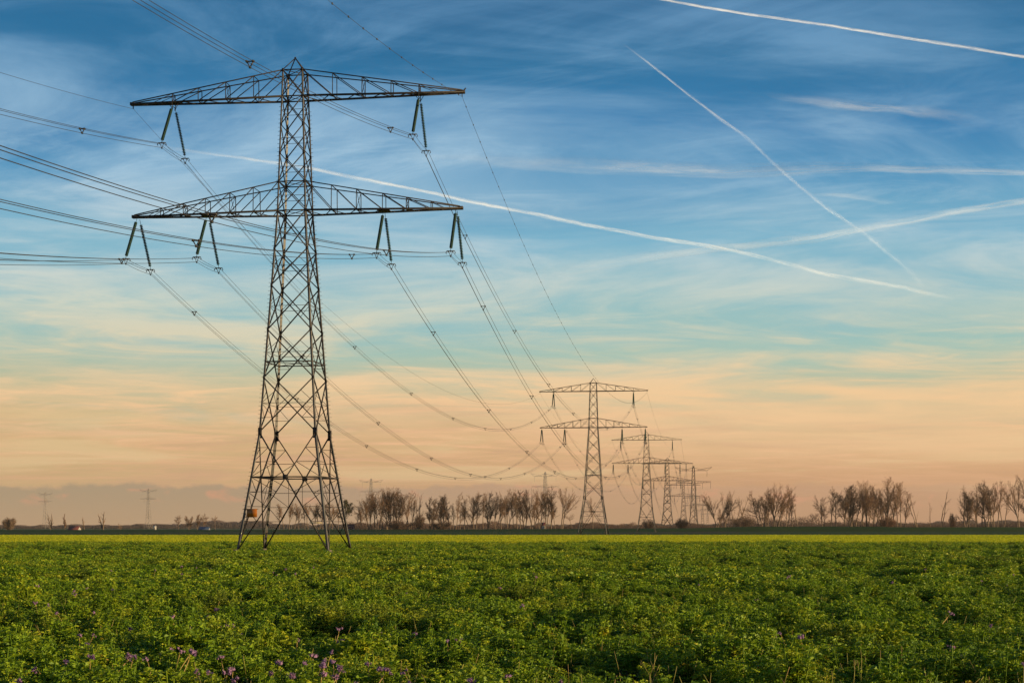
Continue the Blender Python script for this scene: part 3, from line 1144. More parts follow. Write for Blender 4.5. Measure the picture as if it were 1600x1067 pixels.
# ------------------------------------------------------------------ the other line, far behind: pylons with raised arm ends
def far_pylon_meshes():
    g = Geo()
    B = []
    hp = [(0, 4.2), (14, 2.4), (40, 1.3), (50, 1.0), (54, .35)]

    def q(k, z):
        h = float(np.interp(z, [p[0] for p in hp], [p[1] for p in hp]))
        return np.array([CORN[k % 4][0] * h, CORN[k % 4][1] * h, z])
    lg = []
    for k in range(4):
        for (z0, z1) in ((-.2, 14), (14, 40), (40, 50), (50, 54)):
            lg.append((q(k, z0), q(k, z1), .24))
    g.bars(lg)
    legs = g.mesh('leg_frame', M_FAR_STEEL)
    zs = [0, 8, 14, 19, 23.5, 28, 32, 36, 40, 44, 47, 50, 54]
    for f in range(4):
        for i in range(len(zs) - 1):
            B += [(q(f, zs[i]), q(f + 1, zs[i + 1]), .10), (q(f + 1, zs[i]), q(f, zs[i + 1]), .10)]
            if i in (1, 3, 8, 11):
                B.append((q(f, zs[i]), q(f + 1, zs[i]), .15))
    g = Geo()
    g.bars(B)
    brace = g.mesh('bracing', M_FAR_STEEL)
    arms = []
    for side in (-1, 1):
        A = []
        for s in (-1, 1):
            y1 = s * .9
            A += [((side * 1.0, y1, 50), (side * 11.3, s * .3, 50), .13), ((side * .6, y1 * .8, 52.4), (side * 6, s * .6, 50.9), .10), ((side * 6, s * .6, 50.9), (side * 15.4, 0, 52.9), .13),
                  ((side * 11.3, s * .3, 50), (side * 15.4, 0, 52.9), .11), ((side * 6, s * .6, 50.9), (side * 6, s * .6, 50), .08), ((side * 3, s * .7, 50), (side * 6, s * .6, 50.9), .08),
                  ((side * 11.3, s * .3, 50), (side * 6, s * .6, 50.9), .08)]
        g = Geo()
        g.bars(A)
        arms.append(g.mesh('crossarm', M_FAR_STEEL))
        A = []
        for s in (-1, 1):
            y1 = s * 1.3
            A += [((side * 1.3, y1, 39.6), (side * 14.5, s * .2, 40.2), .13), ((side * 1.2, y1, 41.6), (side * 8, s * .7, 40.9), .10), ((side * 8, s * .7, 40.9), (side * 14.5, s * .2, 40.9), .11)]
            for xx in (3.5, 5.8, 8, 10.5):
                A.append(((side * xx, s * .8, 39.8), (side * (xx + .9), s * .7, 40.95), .08))
        g = Geo()
        g.bars(A)
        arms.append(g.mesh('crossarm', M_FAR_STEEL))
    g = Geo()
    g.tube([(0, 0, 0), (0, 0, -.2), (0, 0, -4.8), (0, 0, -5)], [.04, .10, .10, .04], 6)
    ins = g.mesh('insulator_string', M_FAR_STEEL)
    return legs, brace, arms, ins


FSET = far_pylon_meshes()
WK = 2.0
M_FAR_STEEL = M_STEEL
FSET2 = far_pylon_meshes()
WK = 1.0


def far_at(px, apex, H=54.0):
    D = (H - CAMZ) * FPX / (HOR - apex)
    return ((px - 800) * D / FPX, D)


FAR = [(71, 768.5), (232, 763), (580, 747.5), (852, 737), (1083.5, 727.5)]
FL = ['faint distant pylon with raised arm ends at the far left, above the pale bush',
      'faint distant pylon with raised arm ends between the dead trees and nearest pylon',
      'faint distant pylon top rising over the left end of the long tree belt',
      'faint distant pylon top rising over the right end of the long tree belt',
      'pylon with upswept arm ends among the receding line, left of the leaning tree']
fp = [far_at(*f) for f in FAR]
FANG = [R(52), R(45), R(48), R(48), R(8)]
for i, (X, D) in enumerate(fp):
    root = empty('distant_pylon', (X, D, -.1), -FANG[i] * (1 if i == 4 else .6))
    tag(root, FL[i], 'pylon', 'pylons with raised arm ends on a second line')
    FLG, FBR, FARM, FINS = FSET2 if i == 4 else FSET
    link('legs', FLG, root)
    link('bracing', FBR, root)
    for m in FARM:
        link('crossarm', m, root)
    for (c, z) in ((-11.3, 49.9), (11.3, 49.9), (-14.3, 40), (14.3, 40), (-7.5, 39.8), (7.5, 39.8)):
        link('insulator_string', FINS, root, (c, 0, z))

# ------------------------------------------------------------------ trees
M_BARK = principled('bare_bark', (.105, .068, .045, 1), (.17, .115, .075, 1), 0.12, 0.9, c3=(.36, .27, .17, 1))
M_TWIG = principled('bare_twigs', (.19, .095, .045, 1), (.26, .135, .065, 1), 0.3, 0.9)
M_TWIGD = principled('dark_twigs', (.10, .055, .036, 1), (.14, .08, .048, 1), 0.3, 0.9)
M_RUST = principled('rusty_twigs', (.22, .10, .05, 1), (.17, .085, .045, 1), 0.3, 0.9)
M_OLIVE = principled('olive_leaves', (.14, .11, .03, 1), (.10, .08, .02, 1), 0.3, 0.9)


def grow(rg, H, kind, lean=0.0):
    """segments (p0, p1, r0, r1, level) of a leafless tree"""
    segs = []
    trunkf = .86

    def branch(p, d, L, r, lev, maxlev):
        n = max(2, int(3 + L / 4)) if lev < 2 else 2
        pts = [p]
        rad = [r]
        dd = d
        for i in range(n):
            j = np.array([rg.gauss(0, 1), rg.gauss(0, 1), rg.gauss(0, 1)]) * (.07 if lev == 0 else .14)
            dd = dd + j + np.array([0, 0, .05 if lev else .03])
            dd = dd / np.linalg.norm(dd)
            pts.append(pts[-1] + dd * L / n)
            rad.append(max(r * (1 - (i + 1) / n * (.65 if lev < 2 else .6)), .010))
            segs.append((pts[-2], pts[-1], rad[-2], rad[-1], lev))
        if lev >= maxlev:
            return
        if lev == 0:
            cnt, lo = P['n0'], P['start']
        else:
            cnt, lo = P['n'][lev - 1], .22
        for k in range(cnt):
            f = lo + (1 - lo) * ((k + rg.random()) / cnt)
            f = min(f, .995)
            x = f * n
            i = int(x)
            base = pts[i] + (pts[i + 1] - pts[i]) * (x - i)
            tdir = pts[i + 1] - pts[i]
            tdir = tdir / np.linalg.norm(tdir)
            az = rg.random() * 6.283
            side = np.array([math.cos(az), math.sin(az), 0])
            side = side - tdir * side.dot(tdir)
            side /= max(np.linalg.norm(side), 1e-4)
            ang = P['ang'][min(lev, 2)] * rg.uniform(.7, 1.3)
            nd = tdir * math.cos(ang) + side * math.sin(ang)
            ln = L * P['len'][min(lev, 2)] * rg.uniform(.65, 1.15) * (1.05 - .45 * (f - lo) / (1 - lo + 1e-6))
            branch(base, nd, ln, max(rad[i] * (.5 if lev or trunkf > .8 else .62), .012), lev + 1, maxlev)

    if kind == 'poplar':      # tall, several steep leaders, fan-shaped top
        P = dict(n0=rg.choice([6, 7, 8]), start=.45, n=[13, 7, 4], ang=[.34, .50, .55], len=[1.15, .30, .48])
        trunkf = .48
        ml = 4
    elif kind == 'slim':
        P = dict(n0=14, start=.36, n=[7, 5, 4], ang=[.35, .5, .6], len=[.30, .5, .5])
        ml = 4
    elif kind == 'round':
        P = dict(n0=15, start=.35, n=[8, 6, 4], ang=[.85, .65, .6], len=[.48, .48, .5])
        ml = 4
    elif kind == 'dense':
        P = dict(n0=20, start=.22, n=[9, 7, 4], ang=[.60, .6, .7], len=[.34, .46, .5])
        ml = 4
    elif kind == 'snag':
        P = dict(n0=5, start=.30, n=[3, 2], ang=[.6, .6, .6], len=[.30, .45, .4])
        ml = 2
    elif kind == 'pollard':
        P = dict(n0=14, start=.72, n=[6, 3], ang=[.9, .6, .6], len=[.55, .5, .4])
        ml = 3
    d = np.array([lean, rg.uniform(-.05, .05), 1.0])
    d /= np.linalg.norm(d)
    r0 = {'poplar': .44, 'slim': .30, 'round': .42, 'dense': .48, 'snag': .30, 'pollard': .36}[kind] * (H / 22) ** .6
    base = np.array([0., 0., -.3])
    if kind == 'snag':
        for q in range(rg.choice([1, 2, 2, 3])):
            dq = d + np.array([rg.uniform(-.28, .28), rg.uniform(-.2, .2), 0])
            branch(base, dq / np.linalg.norm(dq), H * rg.uniform(.75, 1.0), r0, 0, ml)
    elif kind in ('poplar', 'dense') and rg.random() < .55:
        dq = d + np.array([-.12 + rg.uniform(-.05, .05), 0, 0])
        branch(base, dq / np.linalg.norm(dq), H * trunkf * .97, r0, 0, ml)
        dq = d + np.array([.15 + rg.uniform(-.05, .05), 0, 0])
        branch(base + np.array([.3, .2, 0]), dq / np.linalg.norm(dq), H * trunkf * .93, r0 * .85, 0, ml)
    else:
        branch(base, d, H * trunkf, r0, 0, ml)
    # normalise the height
    top = max(s[1][2] for s in segs)
    k = H / top
    return [(a * k, b * k, c, e, l) for a, b, c, e, l in segs]


def seg_mesh(name, segs, mat, minr=.0):
    P0 = np.array([s[0] for s in segs])
    P1 = np.array([s[1] for s in segs])
    a = np.maximum(np.array([s[2] for s in segs]), minr) * 2
    b = np.maximum(np.array([s[3] for s in segs]), minr) * 2
    V, F = prisms(P0, P1, a, b, sides=3, caps=False)
    return np_mesh(name, V, F, mat)


TREE_D = 985.0


def tree(name, px, topy, kind, seed, label, group, D=TREE_D, lean=0.0, tw=None, widen=1.0, z0=-.1, leaves=None, thick=1.0):
    rg = random.Random(seed)
    H = (HOR - topy + 2.0) * D / FPX + CAMZ - z0
    X = (px - 800) * D / FPX
    segs = [(a, b, c * thick, e * thick, l) for a, b, c, e, l in grow(rg, H, kind, lean)]
    root = empty(name, (X, D + rg.uniform(-6, 6), z0), rg.uniform(-.25, .25))
    root.scale = (widen, widen, 1)
    tag(root, label, 'tree', group)
    tl = 1 if kind == 'poplar' else 0
    tr = [s for s in segs if s[4] <= tl]
    cr = [s for s in segs if s[4] > tl]
    link('trunk', seg_mesh('trunk', tr, M_BARK, .06), root)
    if cr:
        c = link('crown', seg_mesh('crown', cr, tw or M_TWIG, .015 * D / 985), root)
        if leaves:
            tips = [s[1] for s in cr if s[4] >= 3]
            rn = np.random.default_rng(seed)
            Pn = np.array(tips)
            Pn = Pn[rn.integers(0, len(Pn), leaves[1])] + rn.normal(0, .25, (leaves[1], 3))
            V, F = leaflets(Pn, rn.normal(size=(leaves[1], 3)), rn.uniform(.2, .4, leaves[1]), rn.uniform(.15, .3, leaves[1]), .1, rn)
            link('leaves', np_mesh('leaves', V, F, leaves[0]), c)
    return root


ORD = ['first', 'second', 'third', 'fourth', 'fifth', 'sixth', 'seventh', 'eighth', 'ninth', 'tenth', 'eleventh', 'twelfth', 'thirteenth',
       'fourteenth', 'fifteenth', 'sixteenth', 'seventeenth', 'eighteenth', 'nineteenth', 'twentieth', 'twenty-first', 'twenty-second',
       'twenty-third', 'twenty-fourth', 'twenty-fifth', 'twenty-sixth', 'twenty-seventh', 'twenty-eighth', 'twenty-ninth', 'thirtieth',
       'thirty-first', 'thirty-second', 'thirty-third', 'thirty-fourth', 'thirty-fifth', 'thirty-sixth', 'thirty-seventh', 'thirty-eighth',
       'thirty-ninth', 'fortieth', 'forty-first', 'forty-second', 'forty-third', 'forty-fourth', 'forty-fifth', 'forty-sixth', 'forty-seventh',
       'forty-eighth', 'forty-ninth', 'fiftieth', 'fifty-first', 'fifty-second', 'fifty-third', 'fifty-fourth', 'fifty-fifth', 'fifty-sixth']
LOOK = {'poplar': 'fan topped bare tree', 'slim': 'slender bare tree', 'round': 'round headed bare tree', 'dense': 'dark twiggy bare tree',
        'snag': 'broken dead tree', 'pollard': 'small bare pollard'}

BELTS = [
    ('%s from left in the low row inside the nearest pylon', 'trees framed by the legs of the nearest pylon', 1130, [
        (437, 790, 'slim', 0), (445, 788, 'slim', 0), (452, 786, 'poplar', 0), (460, 788, 'slim', 0), (467, 785, 'poplar', 0), (475, 788, 'slim', 0),
        (482, 786, 'poplar', 0), (490, 787, 'slim', 0), (497, 785, 'poplar', 0), (505, 788, 'slim', 0), (512, 787, 'poplar', 0), (520, 787, 'poplar', 0), (528, 788, 'slim', 0)]),
    ('%s from left in the long middle belt', 'trees of the long belt between the two big pylons', 985, [
        (556, 790, 'slim', 0), (566, 785, 'round', 0), (577, 770, 'poplar', -.03), (584, 764, 'poplar', 0), (592, 761, 'poplar', .02), (604, 764, 'dense', 0), (612, 767, 'slim', 0),
        (621, 764, 'dense', 0), (630, 770, 'slim', 0), (639, 767, 'poplar', .04), (654, 769, 'snag', 0), (672, 777, 'dense', -.02), (678, 780, 'dense', .03), (690, 774, 'dense', 0),
        (703, 772, 'dense', -.05), (712, 770, 'slim', 0), (725, 776, 'slim', 0), (737, 771, 'dense', 0), (745, 768, 'poplar', -.02), (762, 767, 'dense', .06), (783, 768, 'poplar', 0), (793, 764, 'poplar', 0),
        (808, 766, 'poplar', -.03), (820, 765, 'dense', 0), (832, 765, 'poplar', 0), (842, 771, 'slim', .03), (852, 761, 'poplar', -.03), (861, 759, 'dense', 0), (877, 763, 'poplar', .04)]),
    ('%s from left in the belt beside the receding pylons', 'trees right of the receding pylons', 985, [
        (1122, 767, 'poplar', 0), (1132, 780, 'dense', .2), (1145, 772, 'snag', 0), (1165, 776, 'snag', 0), (1186, 768, 'round', 0), (1192, 767, 'poplar', -.02), (1200, 764, 'slim', 0),
        (1208, 756, 'poplar', 0), (1216, 754, 'poplar', .02), (1226, 772, 'slim', 0), (1239, 757, 'slim', -.02), (1246, 760, 'snag', 0)]),
    ('%s from left in the tallest clump toward the right', 'trees of the tall clump toward the right', 985, [
        (1285, 774, 'round', 0), (1299, 761, 'slim', 0), (1318, 758, 'dense', -.03), (1328, 759, 'dense', 0), (1337, 751, 'poplar', .03), (1347, 752, 'slim', .05), (1357, 757, 'poplar', 0),
        (1367, 764, 'slim', 0), (1374, 758, 'poplar', 0), (1385, 746, 'poplar', 0), (1395, 744, 'poplar', .03), (1404, 754, 'slim', .04), (1414, 768, 'slim', .05), (1434, 768, 'snag', -.05),
        (1454, 786, 'snag', 0), (1471, 764, 'snag', 0)]),
    ('%s from left in the clump by the right edge', 'trees of the clump by the right edge', 985, [
        (1507, 768, 'dense', -.03), (1516, 768, 'poplar', 0), (1530, 757, 'poplar', .03), (1539, 750, 'dense', .04), (1549, 754, 'slim', .08), (1556, 751, 'slim', .06), (1566, 758, 'snag', .02),
        (1592, 742, 'poplar', 0), (1600, 744, 'dense', 0)]),
]
seed = 100
fill = random.Random(77)
for bi, (fmt, grp, D, lst) in enumerate(BELTS):
    if bi == 0:
        continue
    extra = []
    for (xa, ya, ka, la), (xb, yb, kb, lb) in zip(lst[:-1], lst[1:]):
        if 6.5 < xb - xa < 22 and ka != 'snag' and kb != 'snag':
            extra.append(((xa + xb) / 2 + fill.uniform(-2, 2), max(ya, yb) + fill.uniform(1, 16), fill.choice(['slim', 'slim', 'poplar', 'round']), fill.uniform(-.08, .08)))
    lst += extra
    lst.sort()
for fmt, grp, D, lst in BELTS:
    for i, (px, ty, kind, lean) in enumerate(lst):
        seed += 1
        nm = 'dead_tree' if kind == 'snag' else 'bare_tree'
        tw = M_TWIGD if kind == 'dense' else M_TWIG
        tree(nm, px, ty, kind, seed, '%s, %s' % (LOOK[kind], fmt % ORD[i]), grp, D=D, lean=lean, tw=tw, widen={'poplar': 1.0, 'dense': .92, 'round': .95, 'slim': 1.1, 'snag': 1, 'pollard': .9}[kind])
# singles
tree('leafy_tree', 540, 782, 'round', 301, 'olive brown tree still in leaf, right beside the nearest pylon leg', None, D=990, widen=.75, tw=M_TWIGD, leaves=(M_OLIVE, 9000))
tree('bare_tree', 895, 803, 'pollard', 302, 'small leaning pollard standing alone left of the second pylon', None, D=985, lean=-.12)
tree('bare_tree', 926, 777, 'slim', 303, 'thin leafless tree seen through the lattice of the second pylon', None, D=985)
tree('dead_tree', 80, 803, 'snag', 304, 'forked dead tree just right of the far left pylon', 'dead trees at the left', D=960, thick=2.2)
tree('bare_tree', 104, 804, 'dense', 305, 'ivy clad stubby tree, second of the four lone trees at left', 'dead trees at the left', D=960, widen=.5, thick=1.8)
tree('dead_tree', 130, 808, 'snag', 306, 'thin dead tree right of the red roofed barn', 'dead trees at the left', D=960, thick=2.0)
tree('dead_tree', 158, 801, 'snag', 307, 'stout forked dead tree, last of the four lone trees at left', 'dead trees at the left', D=960, thick=3.0)
tree('dead_tree', 185, 819, 'snag', 308, 'low pale stump with a few shoots right of the lone trees', 'dead trees at the left', D=960, thick=2.5)
for i, (px, ty, kind, ln) in enumerate([(281, 806, 'round', 0), (294, 807, 'dense', 0), (308, 804, 'dense', 0), (316, 803, 'round', .05), (336, 806, 'pollard', -.12)]):
    tree('bare_tree', px, ty, kind, 320 + i, '%s, %s of five standing left of the nearest pylon' % (LOOK[kind], ORD[i]), 'small trees left of the nearest pylon', D=1300, lean=ln, widen=.95, thick=1.3)


def bush(px, topy, wpx, D, seed, mat, label, n=700, group=None):
    rg = random.Random(seed)
    H = (HOR - topy) * D / FPX + CAMZ + .1
    W = wpx * D / FPX / 2
    segs = []
    st = []
    for k in range(26):
        a = rg.random() * 6.283
        f = math.sqrt(rg.random())
        el = f * 1.1
        tip = np.array([math.cos(a) * W * math.sin(el) * 1.0, math.sin(a) * W * math.sin(el), H * (.35 + .6 * math.cos(el)) * rg.uniform(.8, 1.05)])
        b = np.array([rg.gauss(0, .3), rg.gauss(0, .3), 0])
        st.append((b, tip * .55 + b * .4, .12, .07, 0))
        st.append((tip * .55 + b * .4, tip, .07, .04, 0))
        for q in range(n // 26):
            t = rg.uniform(.25, 1)
            p = b + (tip - b) * t
            d = np.array([rg.gauss(0, 1), rg.gauss(0, 1), rg.gauss(.6, .8)])
            d /= np.linalg.norm(d)
            e = p + d * rg.uniform(.5, 1.5) * min(W, H) * .28
            e[2] = max(e[2], .1)
            segs.append((p, e, .045, .03, 1))
    root = empty('shrub', ((px - 800) * D / FPX, D, -.1))
    tag(root, label, 'shrub', group)
    link('stems', seg_mesh('stems', st, M_BARK), root)
    link('twigs', seg_mesh('twigs', segs, mat), root)


bush(14, 808, 26, 960, 400, principled('pale_twigs', (.24, .16, .10, 1), (.19, .12, .075, 1), .3, .9), 'large pale round shrub at the far left edge', 4200)
bush(1066, 809, 24, 1000, 401, M_RUST, 'rust orange shrub behind the fourth and fifth pylons', 2600)
bush(1014, 811, 26, 1000, 402, M_RUST, 'reddish brown shrub behind the third pylon', 1500)
bush(1488, 800, 16, 985, 403, M_RUST, 'rust orange shrub standing between the dead trees and right edge clump', 2200)
bush(1385, 806, 34, 975, 404, M_RUST, 'reddish scrub at the foot of the tallest clump toward the right', 2200)
bush(1160, 806, 50, 975, 405, M_TWIGD, 'tangle of fallen branches at the foot of the belt right of the pylons', 1500)
bush(655, 800, 22, 975, 406, M_TWIGD, 'dark thicket round the foot of the ivy covered broken tree', 2200)
bush(622, 812, 60, 975, 407, M_TWIGD, 'low dark thicket under the left part of the long tree belt', 2200)
bush(690, 813, 46, 975, 408, M_TWIGD, 'low dark thicket under the middle of the long tree belt', 1800)


# distant woods that read as one mass
def woods(name, label, spans, D, mat, seed, dens=1.0):
    rg = np.random.default_rng(seed)
    P0, P1, W = [], [], []
    for (x0, x1, y0, y1) in spans:
        X0, X1 = (x0 - 800) * D / FPX, (x1 - 800) * D / FPX
        n = int((x1 - x0) * 34 * dens)
        X = rg.uniform(X0, X1, n)
        top = y0 + (y1 - y0) * (X - X0) / (X1 - X0)
        Hh = (HOR - top) * D / FPX + CAMZ
        # clumps of differing height
        cl = value_noise(X, X * 0, D * .006, seed) * .6 + value_noise(X, X * 0 + 9, D * .0022, seed + 1) * .45 + .28
        Hh = Hh * cl
        f = rg.uniform(0, 1, n) ** .8
        z = Hh * f
        y = D + rg.uniform(0, 40, n)
        L = D * .0018 * rg.uniform(.4, 1.2, n)
        a = np.stack([X, y, z * .92 - .2], axis=1)
        b = a + np.stack([rg.normal(0, .35, n) * L, rg.normal(0, .2, n) * L, L * rg.uniform(.5, 1, n)], axis=1)
        b[:, 2] = np.minimum(b[:, 2], Hh * 1.06 + .2)
        P0.append(a)
        P1.append(b)
        W.append(rg.uniform(.00010, .00028, n) * D)
    V, F = prisms(np.concatenate(P0), np.concatenate(P1), np.concatenate(W), np.concatenate(W) * .4, sides=3, caps=False)
    o = link(name, np_mesh(name, V, F, mat))
    tag(o, label, 'wood', kind='stuff')


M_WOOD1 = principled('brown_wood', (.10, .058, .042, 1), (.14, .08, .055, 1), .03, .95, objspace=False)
M_WOOD2 = principled('haze_paled_wood', (.16, .115, .105, 1), (.20, .14, .12, 1), .01, .95, objspace=False)  # lighter mauve, the haze over far trees put into the colour
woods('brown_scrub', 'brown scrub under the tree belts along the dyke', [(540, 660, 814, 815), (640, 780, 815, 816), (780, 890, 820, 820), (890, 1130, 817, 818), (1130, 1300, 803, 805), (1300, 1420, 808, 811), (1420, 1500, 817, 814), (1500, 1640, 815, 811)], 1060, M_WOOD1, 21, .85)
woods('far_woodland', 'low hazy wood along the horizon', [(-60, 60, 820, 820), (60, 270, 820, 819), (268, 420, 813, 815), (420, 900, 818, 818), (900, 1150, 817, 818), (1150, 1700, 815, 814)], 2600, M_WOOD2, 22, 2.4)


# ------------------------------------------------------------------ small farm buildings
def building(name, px0, px1, ytop, D, wall, roof, label, cat, rfrac=.5, dep=8.0):
    X0, X1 = (px0 - 800) * D / FPX, (px1 - 800) * D / FPX
    W = X1 - X0
    H = (HOR - ytop) * D / FPX + CAMZ
    hw = H * (1 - rfrac)
    root = empty(name, ((X0 + X1) / 2, D, -.1))
    tag(root, label, cat)
    g = Geo()
    g.box((0, 0, hw / 2), (W, dep, hw))
    x = W / 2
    y = dep / 2
    g.add([(-x, -y, hw), (-x, y, hw), (-x, 0, H), (x, -y, hw), (x, y, hw), (x, 0, H)], np.array([(0, 1, 2, 2), (3, 5, 4, 4)]))
    link('wall', g.mesh('wall', wall), root)
    g = Geo()
    e = .4
    for s in (-1, 1):
        a = np.array([(-x - e, s * (y + e), hw - e * .4), (x + e, s * (y + e), hw - e * .4), (x + e, 0, H + .05), (-x - e, 0, H + .05)])
        b = a + np.array([0, 0, .15])
        g.add(np.concatenate([a, b]), np.array([(0, 1, 2, 3), (4, 5, 6, 7), (0, 1, 5, 4), (1, 2, 6, 5), (2, 3, 7, 6), (3, 0, 4, 7)]))
    link('roof', g.mesh('roof', roof), root)
    g = Geo()
    g.box((W * .2, -y - .06, hw * .45), (min(3, W * .25), .1, hw * .8))
    link('door', g.mesh('door', M_FIT), root)


W_WHITE = principled('white_render', (.42, .39, .35, 1), (.36, .33, .3, 1), .5, .8)
W_GREY = principled('grey_cladding', (.25, .25, .26, 1), (.2, .2, .21, 1), .5, .7)
R_RED = principled('red_tiles', (.16, .035, .025, 1), (.12, .03, .022, 1), .5, .8)
R_BLUE = principled('blue_roof', (.03, .05, .10, 1), (.04, .06, .10, 1), .5, .5)
building('barn', 110, 124, 821.8, 990, W_WHITE, R_RED, 'low white barn with a dark red roof among the lone trees at left', 'barn', .7, 9)
building('shed', 313, 327, 823.0, 1000, W_GREY, R_BLUE, 'low shed with a dark blue roof below the small trees at left', 'shed', .6, 8)
building('farmhouse', 540, 553, 819, 1010, W_WHITE, R_RED, 'red roofed house half hidden right beside the nearest pylon leg', 'house', .6, 7)
building('farmhouse', 846, 852, 816, 1030, W_WHITE, R_RED, 'small white house between trunks at the right of the long belt', 'house', .3, 6)
building('farmhouse', 240.5, 243.5, 821, 1500, W_WHITE, W_WHITE, 'small bright white building beside the second distant pylon', 'house', .3, 6)


# ------------------------------------------------------------------ contrails, high in the sky
def contrail(name, pts, w0, w1, alpha, label, seed, alt=6000.0, rag=0.2, fin=.22, fout=.12):
    rg = np.random.default_rng(seed)
    pts = np.array(pts, float)
    d = np.concatenate([[0], np.cumsum(np.linalg.norm(np.diff(pts, axis=0), axis=1))])
    n = max(40, int(d[-1] / 4))
    s = np.linspace(0, d[-1], n)
    # smooth through the points
    px = np.interp(s, d, pts[:, 0])
    py = np.interp(s, d, pts[:, 1])
    kk = 21
    ker = np.hanning(kk + 2)[1:-1]
    ker /= ker.sum()

    def sm(v):
        h = kk // 2
        v = np.concatenate([2 * v[0] - v[h:0:-1], v, 2 * v[-1] - v[-2:-h - 2:-1]])
        return np.convolve(v, ker, 'valid')
    px2, py2 = sm(px), sm(py)
    wob = np.convolve(rg.normal(0, 1, n + 10), np.ones(11) / 11, 'valid')[:n] * 1.6
    f = np.linspace(0, 1, n)
    km = 2 * int(max(w0, w1) * .9) + 5
    vn = np.convolve(rg.normal(0, 1, n + km), np.hanning(km + 2)[1:-1] / np.hanning(km + 2).sum(), 'valid')[:n] * math.sqrt(km / 7)
    wpx = (w0 + (w1 - w0) * f) * (1 + rag * vn)
    t = (alt - CAMZ) / ((HOR - py2) / FPX)
    P = np.stack([(px2 - 800) / FPX * t, t, alt - wob * np.minimum(wpx / 7, 1.0) * t / FPX], axis=1)
    r = wpx * .5 / FPX * t * 1.25
    # a flattened plume with real depth
    dirs = np.gradient(P, axis=0)
    dirs /= np.linalg.norm(dirs, axis=1, keepdims=True)
    lat = np.cross(dirs, np.array([0, 0, 1.]))
    lat /= np.linalg.norm(lat, axis=1, keepdims=True)
    K = 16
    an = np.arange(K) * 2 * math.pi / K
    V = P[:, None, :] + lat[:, None, :] * (np.cos(an)[None, :] * r[:, None])[:, :, None] + np.array([0, 0, 1.])[None, None, :] * (np.sin(an)[None, :] * r[:, None])[:, :, None]
    i = np.arange(n - 1)[:, None] * K
    q = np.arange(K)[None, :]
    q2 = (q + 1) % K
    F = np.stack([i + q, i + q2, i + K + q2, i + K + q], axis=2).reshape(-1, 4)
    m, nt, out = new_mat('ice_plume')
    geo = nt.node('ShaderNodeNewGeometry')
    lw = nt.node('ShaderNodeLayerWeight')
    lw.inputs[0].default_value = 0.5
    face = nt.math('SUBTRACT', 1.0, lw.outputs['Facing'])
    soft = nt.math('POWER', face, 1.7)
    nz = nt.noise(nt.node('ShaderNodeAttribute', attribute_name='flow').outputs['Vector'], 1.0, 6, .62)
    a = nt.math('MULTIPLY', soft, nt.smooth(nz, .32, .62, .25, 1.0))
    at = nt.node('ShaderNodeAttribute', attribute_name='fade')
    a = nt.math('MULTIPLY', a, nt.math('MULTIPLY', at.outputs['Fac'], alpha), clamp=True)
    a = nt.math('MULTIPLY', a, nt.math('SUBTRACT', 1.0, geo.outputs['Backfacing']))
    tr = nt.node('ShaderNodeBsdfTransparent')
    df = nt.node('ShaderNodeBsdfDiffuse')
    df.inputs[0].default_value = (.95, .95, .95, 1)
    tl = nt.node('ShaderNodeBsdfTranslucent')
    tl.inputs[0].default_value = (.95, .95, .95, 1)
    ad = nt.node('ShaderNodeAddShader')
    nt.l.new(df.outputs[0], ad.inputs[0])
    nt.l.new(tl.outputs[0], ad.inputs[1])
    mx = nt.node('ShaderNodeMixShader')
    nt.l.new(a, mx.inputs[0])
    nt.l.new(tr.outputs[0], mx.inputs[1])
    nt.l.new(ad.outputs[0], mx.inputs[2])
    nt.l.new(mx.outputs[0], out.inputs[0])
    me = np_mesh(name, V.reshape(-1, 3), F, m, True)
    fl = me.attributes.new('flow', 'FLOAT_VECTOR', 'POINT')
    along = np.repeat(s / (max(w0, w1) * 3.5 + 18), K)
    ca, sa = np.tile(np.cos(an), n), np.tile(np.sin(an), n)
    fl.data.foreach_set('vector', np.stack([along, ca * 1.1 + sa * .9 + along * .35, sa * 1.3 + seed * 3.1], axis=1).astype(np.float32).ravel())
    fa = me.attributes.new('fade', 'FLOAT', 'POINT')
    ff = np.minimum(1, np.minimum(f / fin + .06, (1 - f) / fout))
    fa.data.foreach_set('value', np.repeat(ff, K).astype(np.float32))
    o = link(name, me)
    tag(o, label, 'contrail')


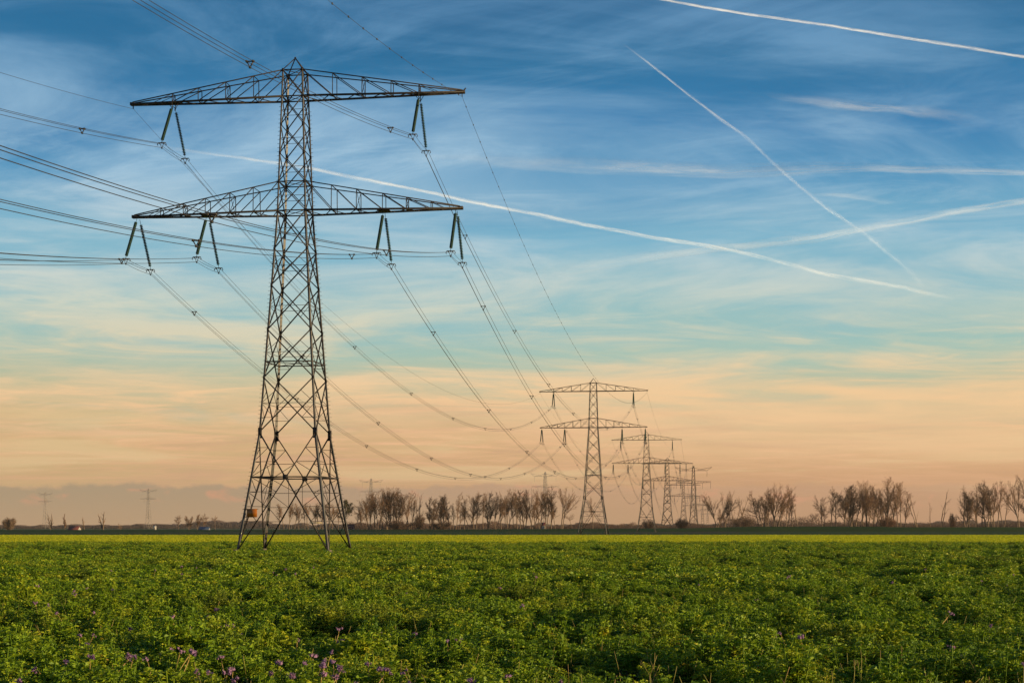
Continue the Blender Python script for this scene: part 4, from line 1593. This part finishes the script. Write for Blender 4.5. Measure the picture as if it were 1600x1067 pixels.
contrail('contrail', [(1000, -9), (1040, 1), (1150, 20), (1280, 38), (1400, 57), (1500, 73), (1640, 96)], 3.8, 5.2, .75, 'bright white contrail crossing the top right corner', 1, fin=.05, fout=.03)
contrail('contrail', [(976, 70), (1030, 112), (1110, 175), (1165, 213), (1222, 268), (1260, 301), (1310, 338), (1345, 360), (1380, 388), (1420, 420), (1450, 457)], 2.4, 8, 1.15,
         'thin contrail running steeply down to the right, crossing the others', 2, fin=.08, fout=.03)
contrail('contrail', [(240, 228), (400, 250), (495, 265), (560, 279), (650, 296), (760, 320), (900, 347), (1020, 371), (1110, 385), (1200, 403), (1290, 428), (1380, 443), (1450, 458), (1500, 469)], 4.6, 6.4, .66,
         'long white contrail from the nearest pylon sloping down to the right', 3, fin=.35, fout=.06)
contrail('contrail', [(1650, 306), (1600, 315), (1500, 330), (1400, 349), (1280, 371), (1200, 380), (1120, 389), (1000, 404), (900, 420), (800, 432)], 8, 18, .36,
         'spread faint contrail rising to the right edge', 4, alt=6600, fin=.02, fout=.35)
contrail('contrail', [(1650, 272), (1480, 266), (1350, 262), (1220, 265), (1150, 268), (1000, 262), (870, 256), (620, 240)], 10, 26, .28,
         'wide level contrail fading to the left across the middle sky', 5, alt=7000, fin=.02, fout=.45)
contrail('cloud_streak', [(1200, 148), (1290, 160), (1370, 168), (1450, 175), (1550, 192)], 13, 13, .24, 'short feathery cloud streak below the top right contrail', 6, alt=7000, rag=.5, fin=.4, fout=.4)
contrail('cloud_streak', [(1262, 303), (1330, 307), (1410, 319)], 6, 9, .20, 'tiny faint streak just right of the steep contrail', 7, alt=7000, rag=.5, fin=.3, fout=.5)

# ------------------------------------------------------------------ haze
HAZE = 0.00005
if HAZE:
    g = Geo()
    g.box((0, 2500, 64), (8000, 6000, 134))
    m, t, out = new_mat('haze_air')
    pv = t.node('ShaderNodeVolumePrincipled')
    pv.inputs['Color'].default_value = (.90, .78, .62, 1)
    pv.inputs['Density'].default_value = HAZE
    pv.inputs['Anisotropy'].default_value = 0.2
    t.l.new(pv.outputs[0], out.inputs['Volume'])
    hz = link('haze', g.mesh('haze', m))
    tag(hz, kind='stuff')
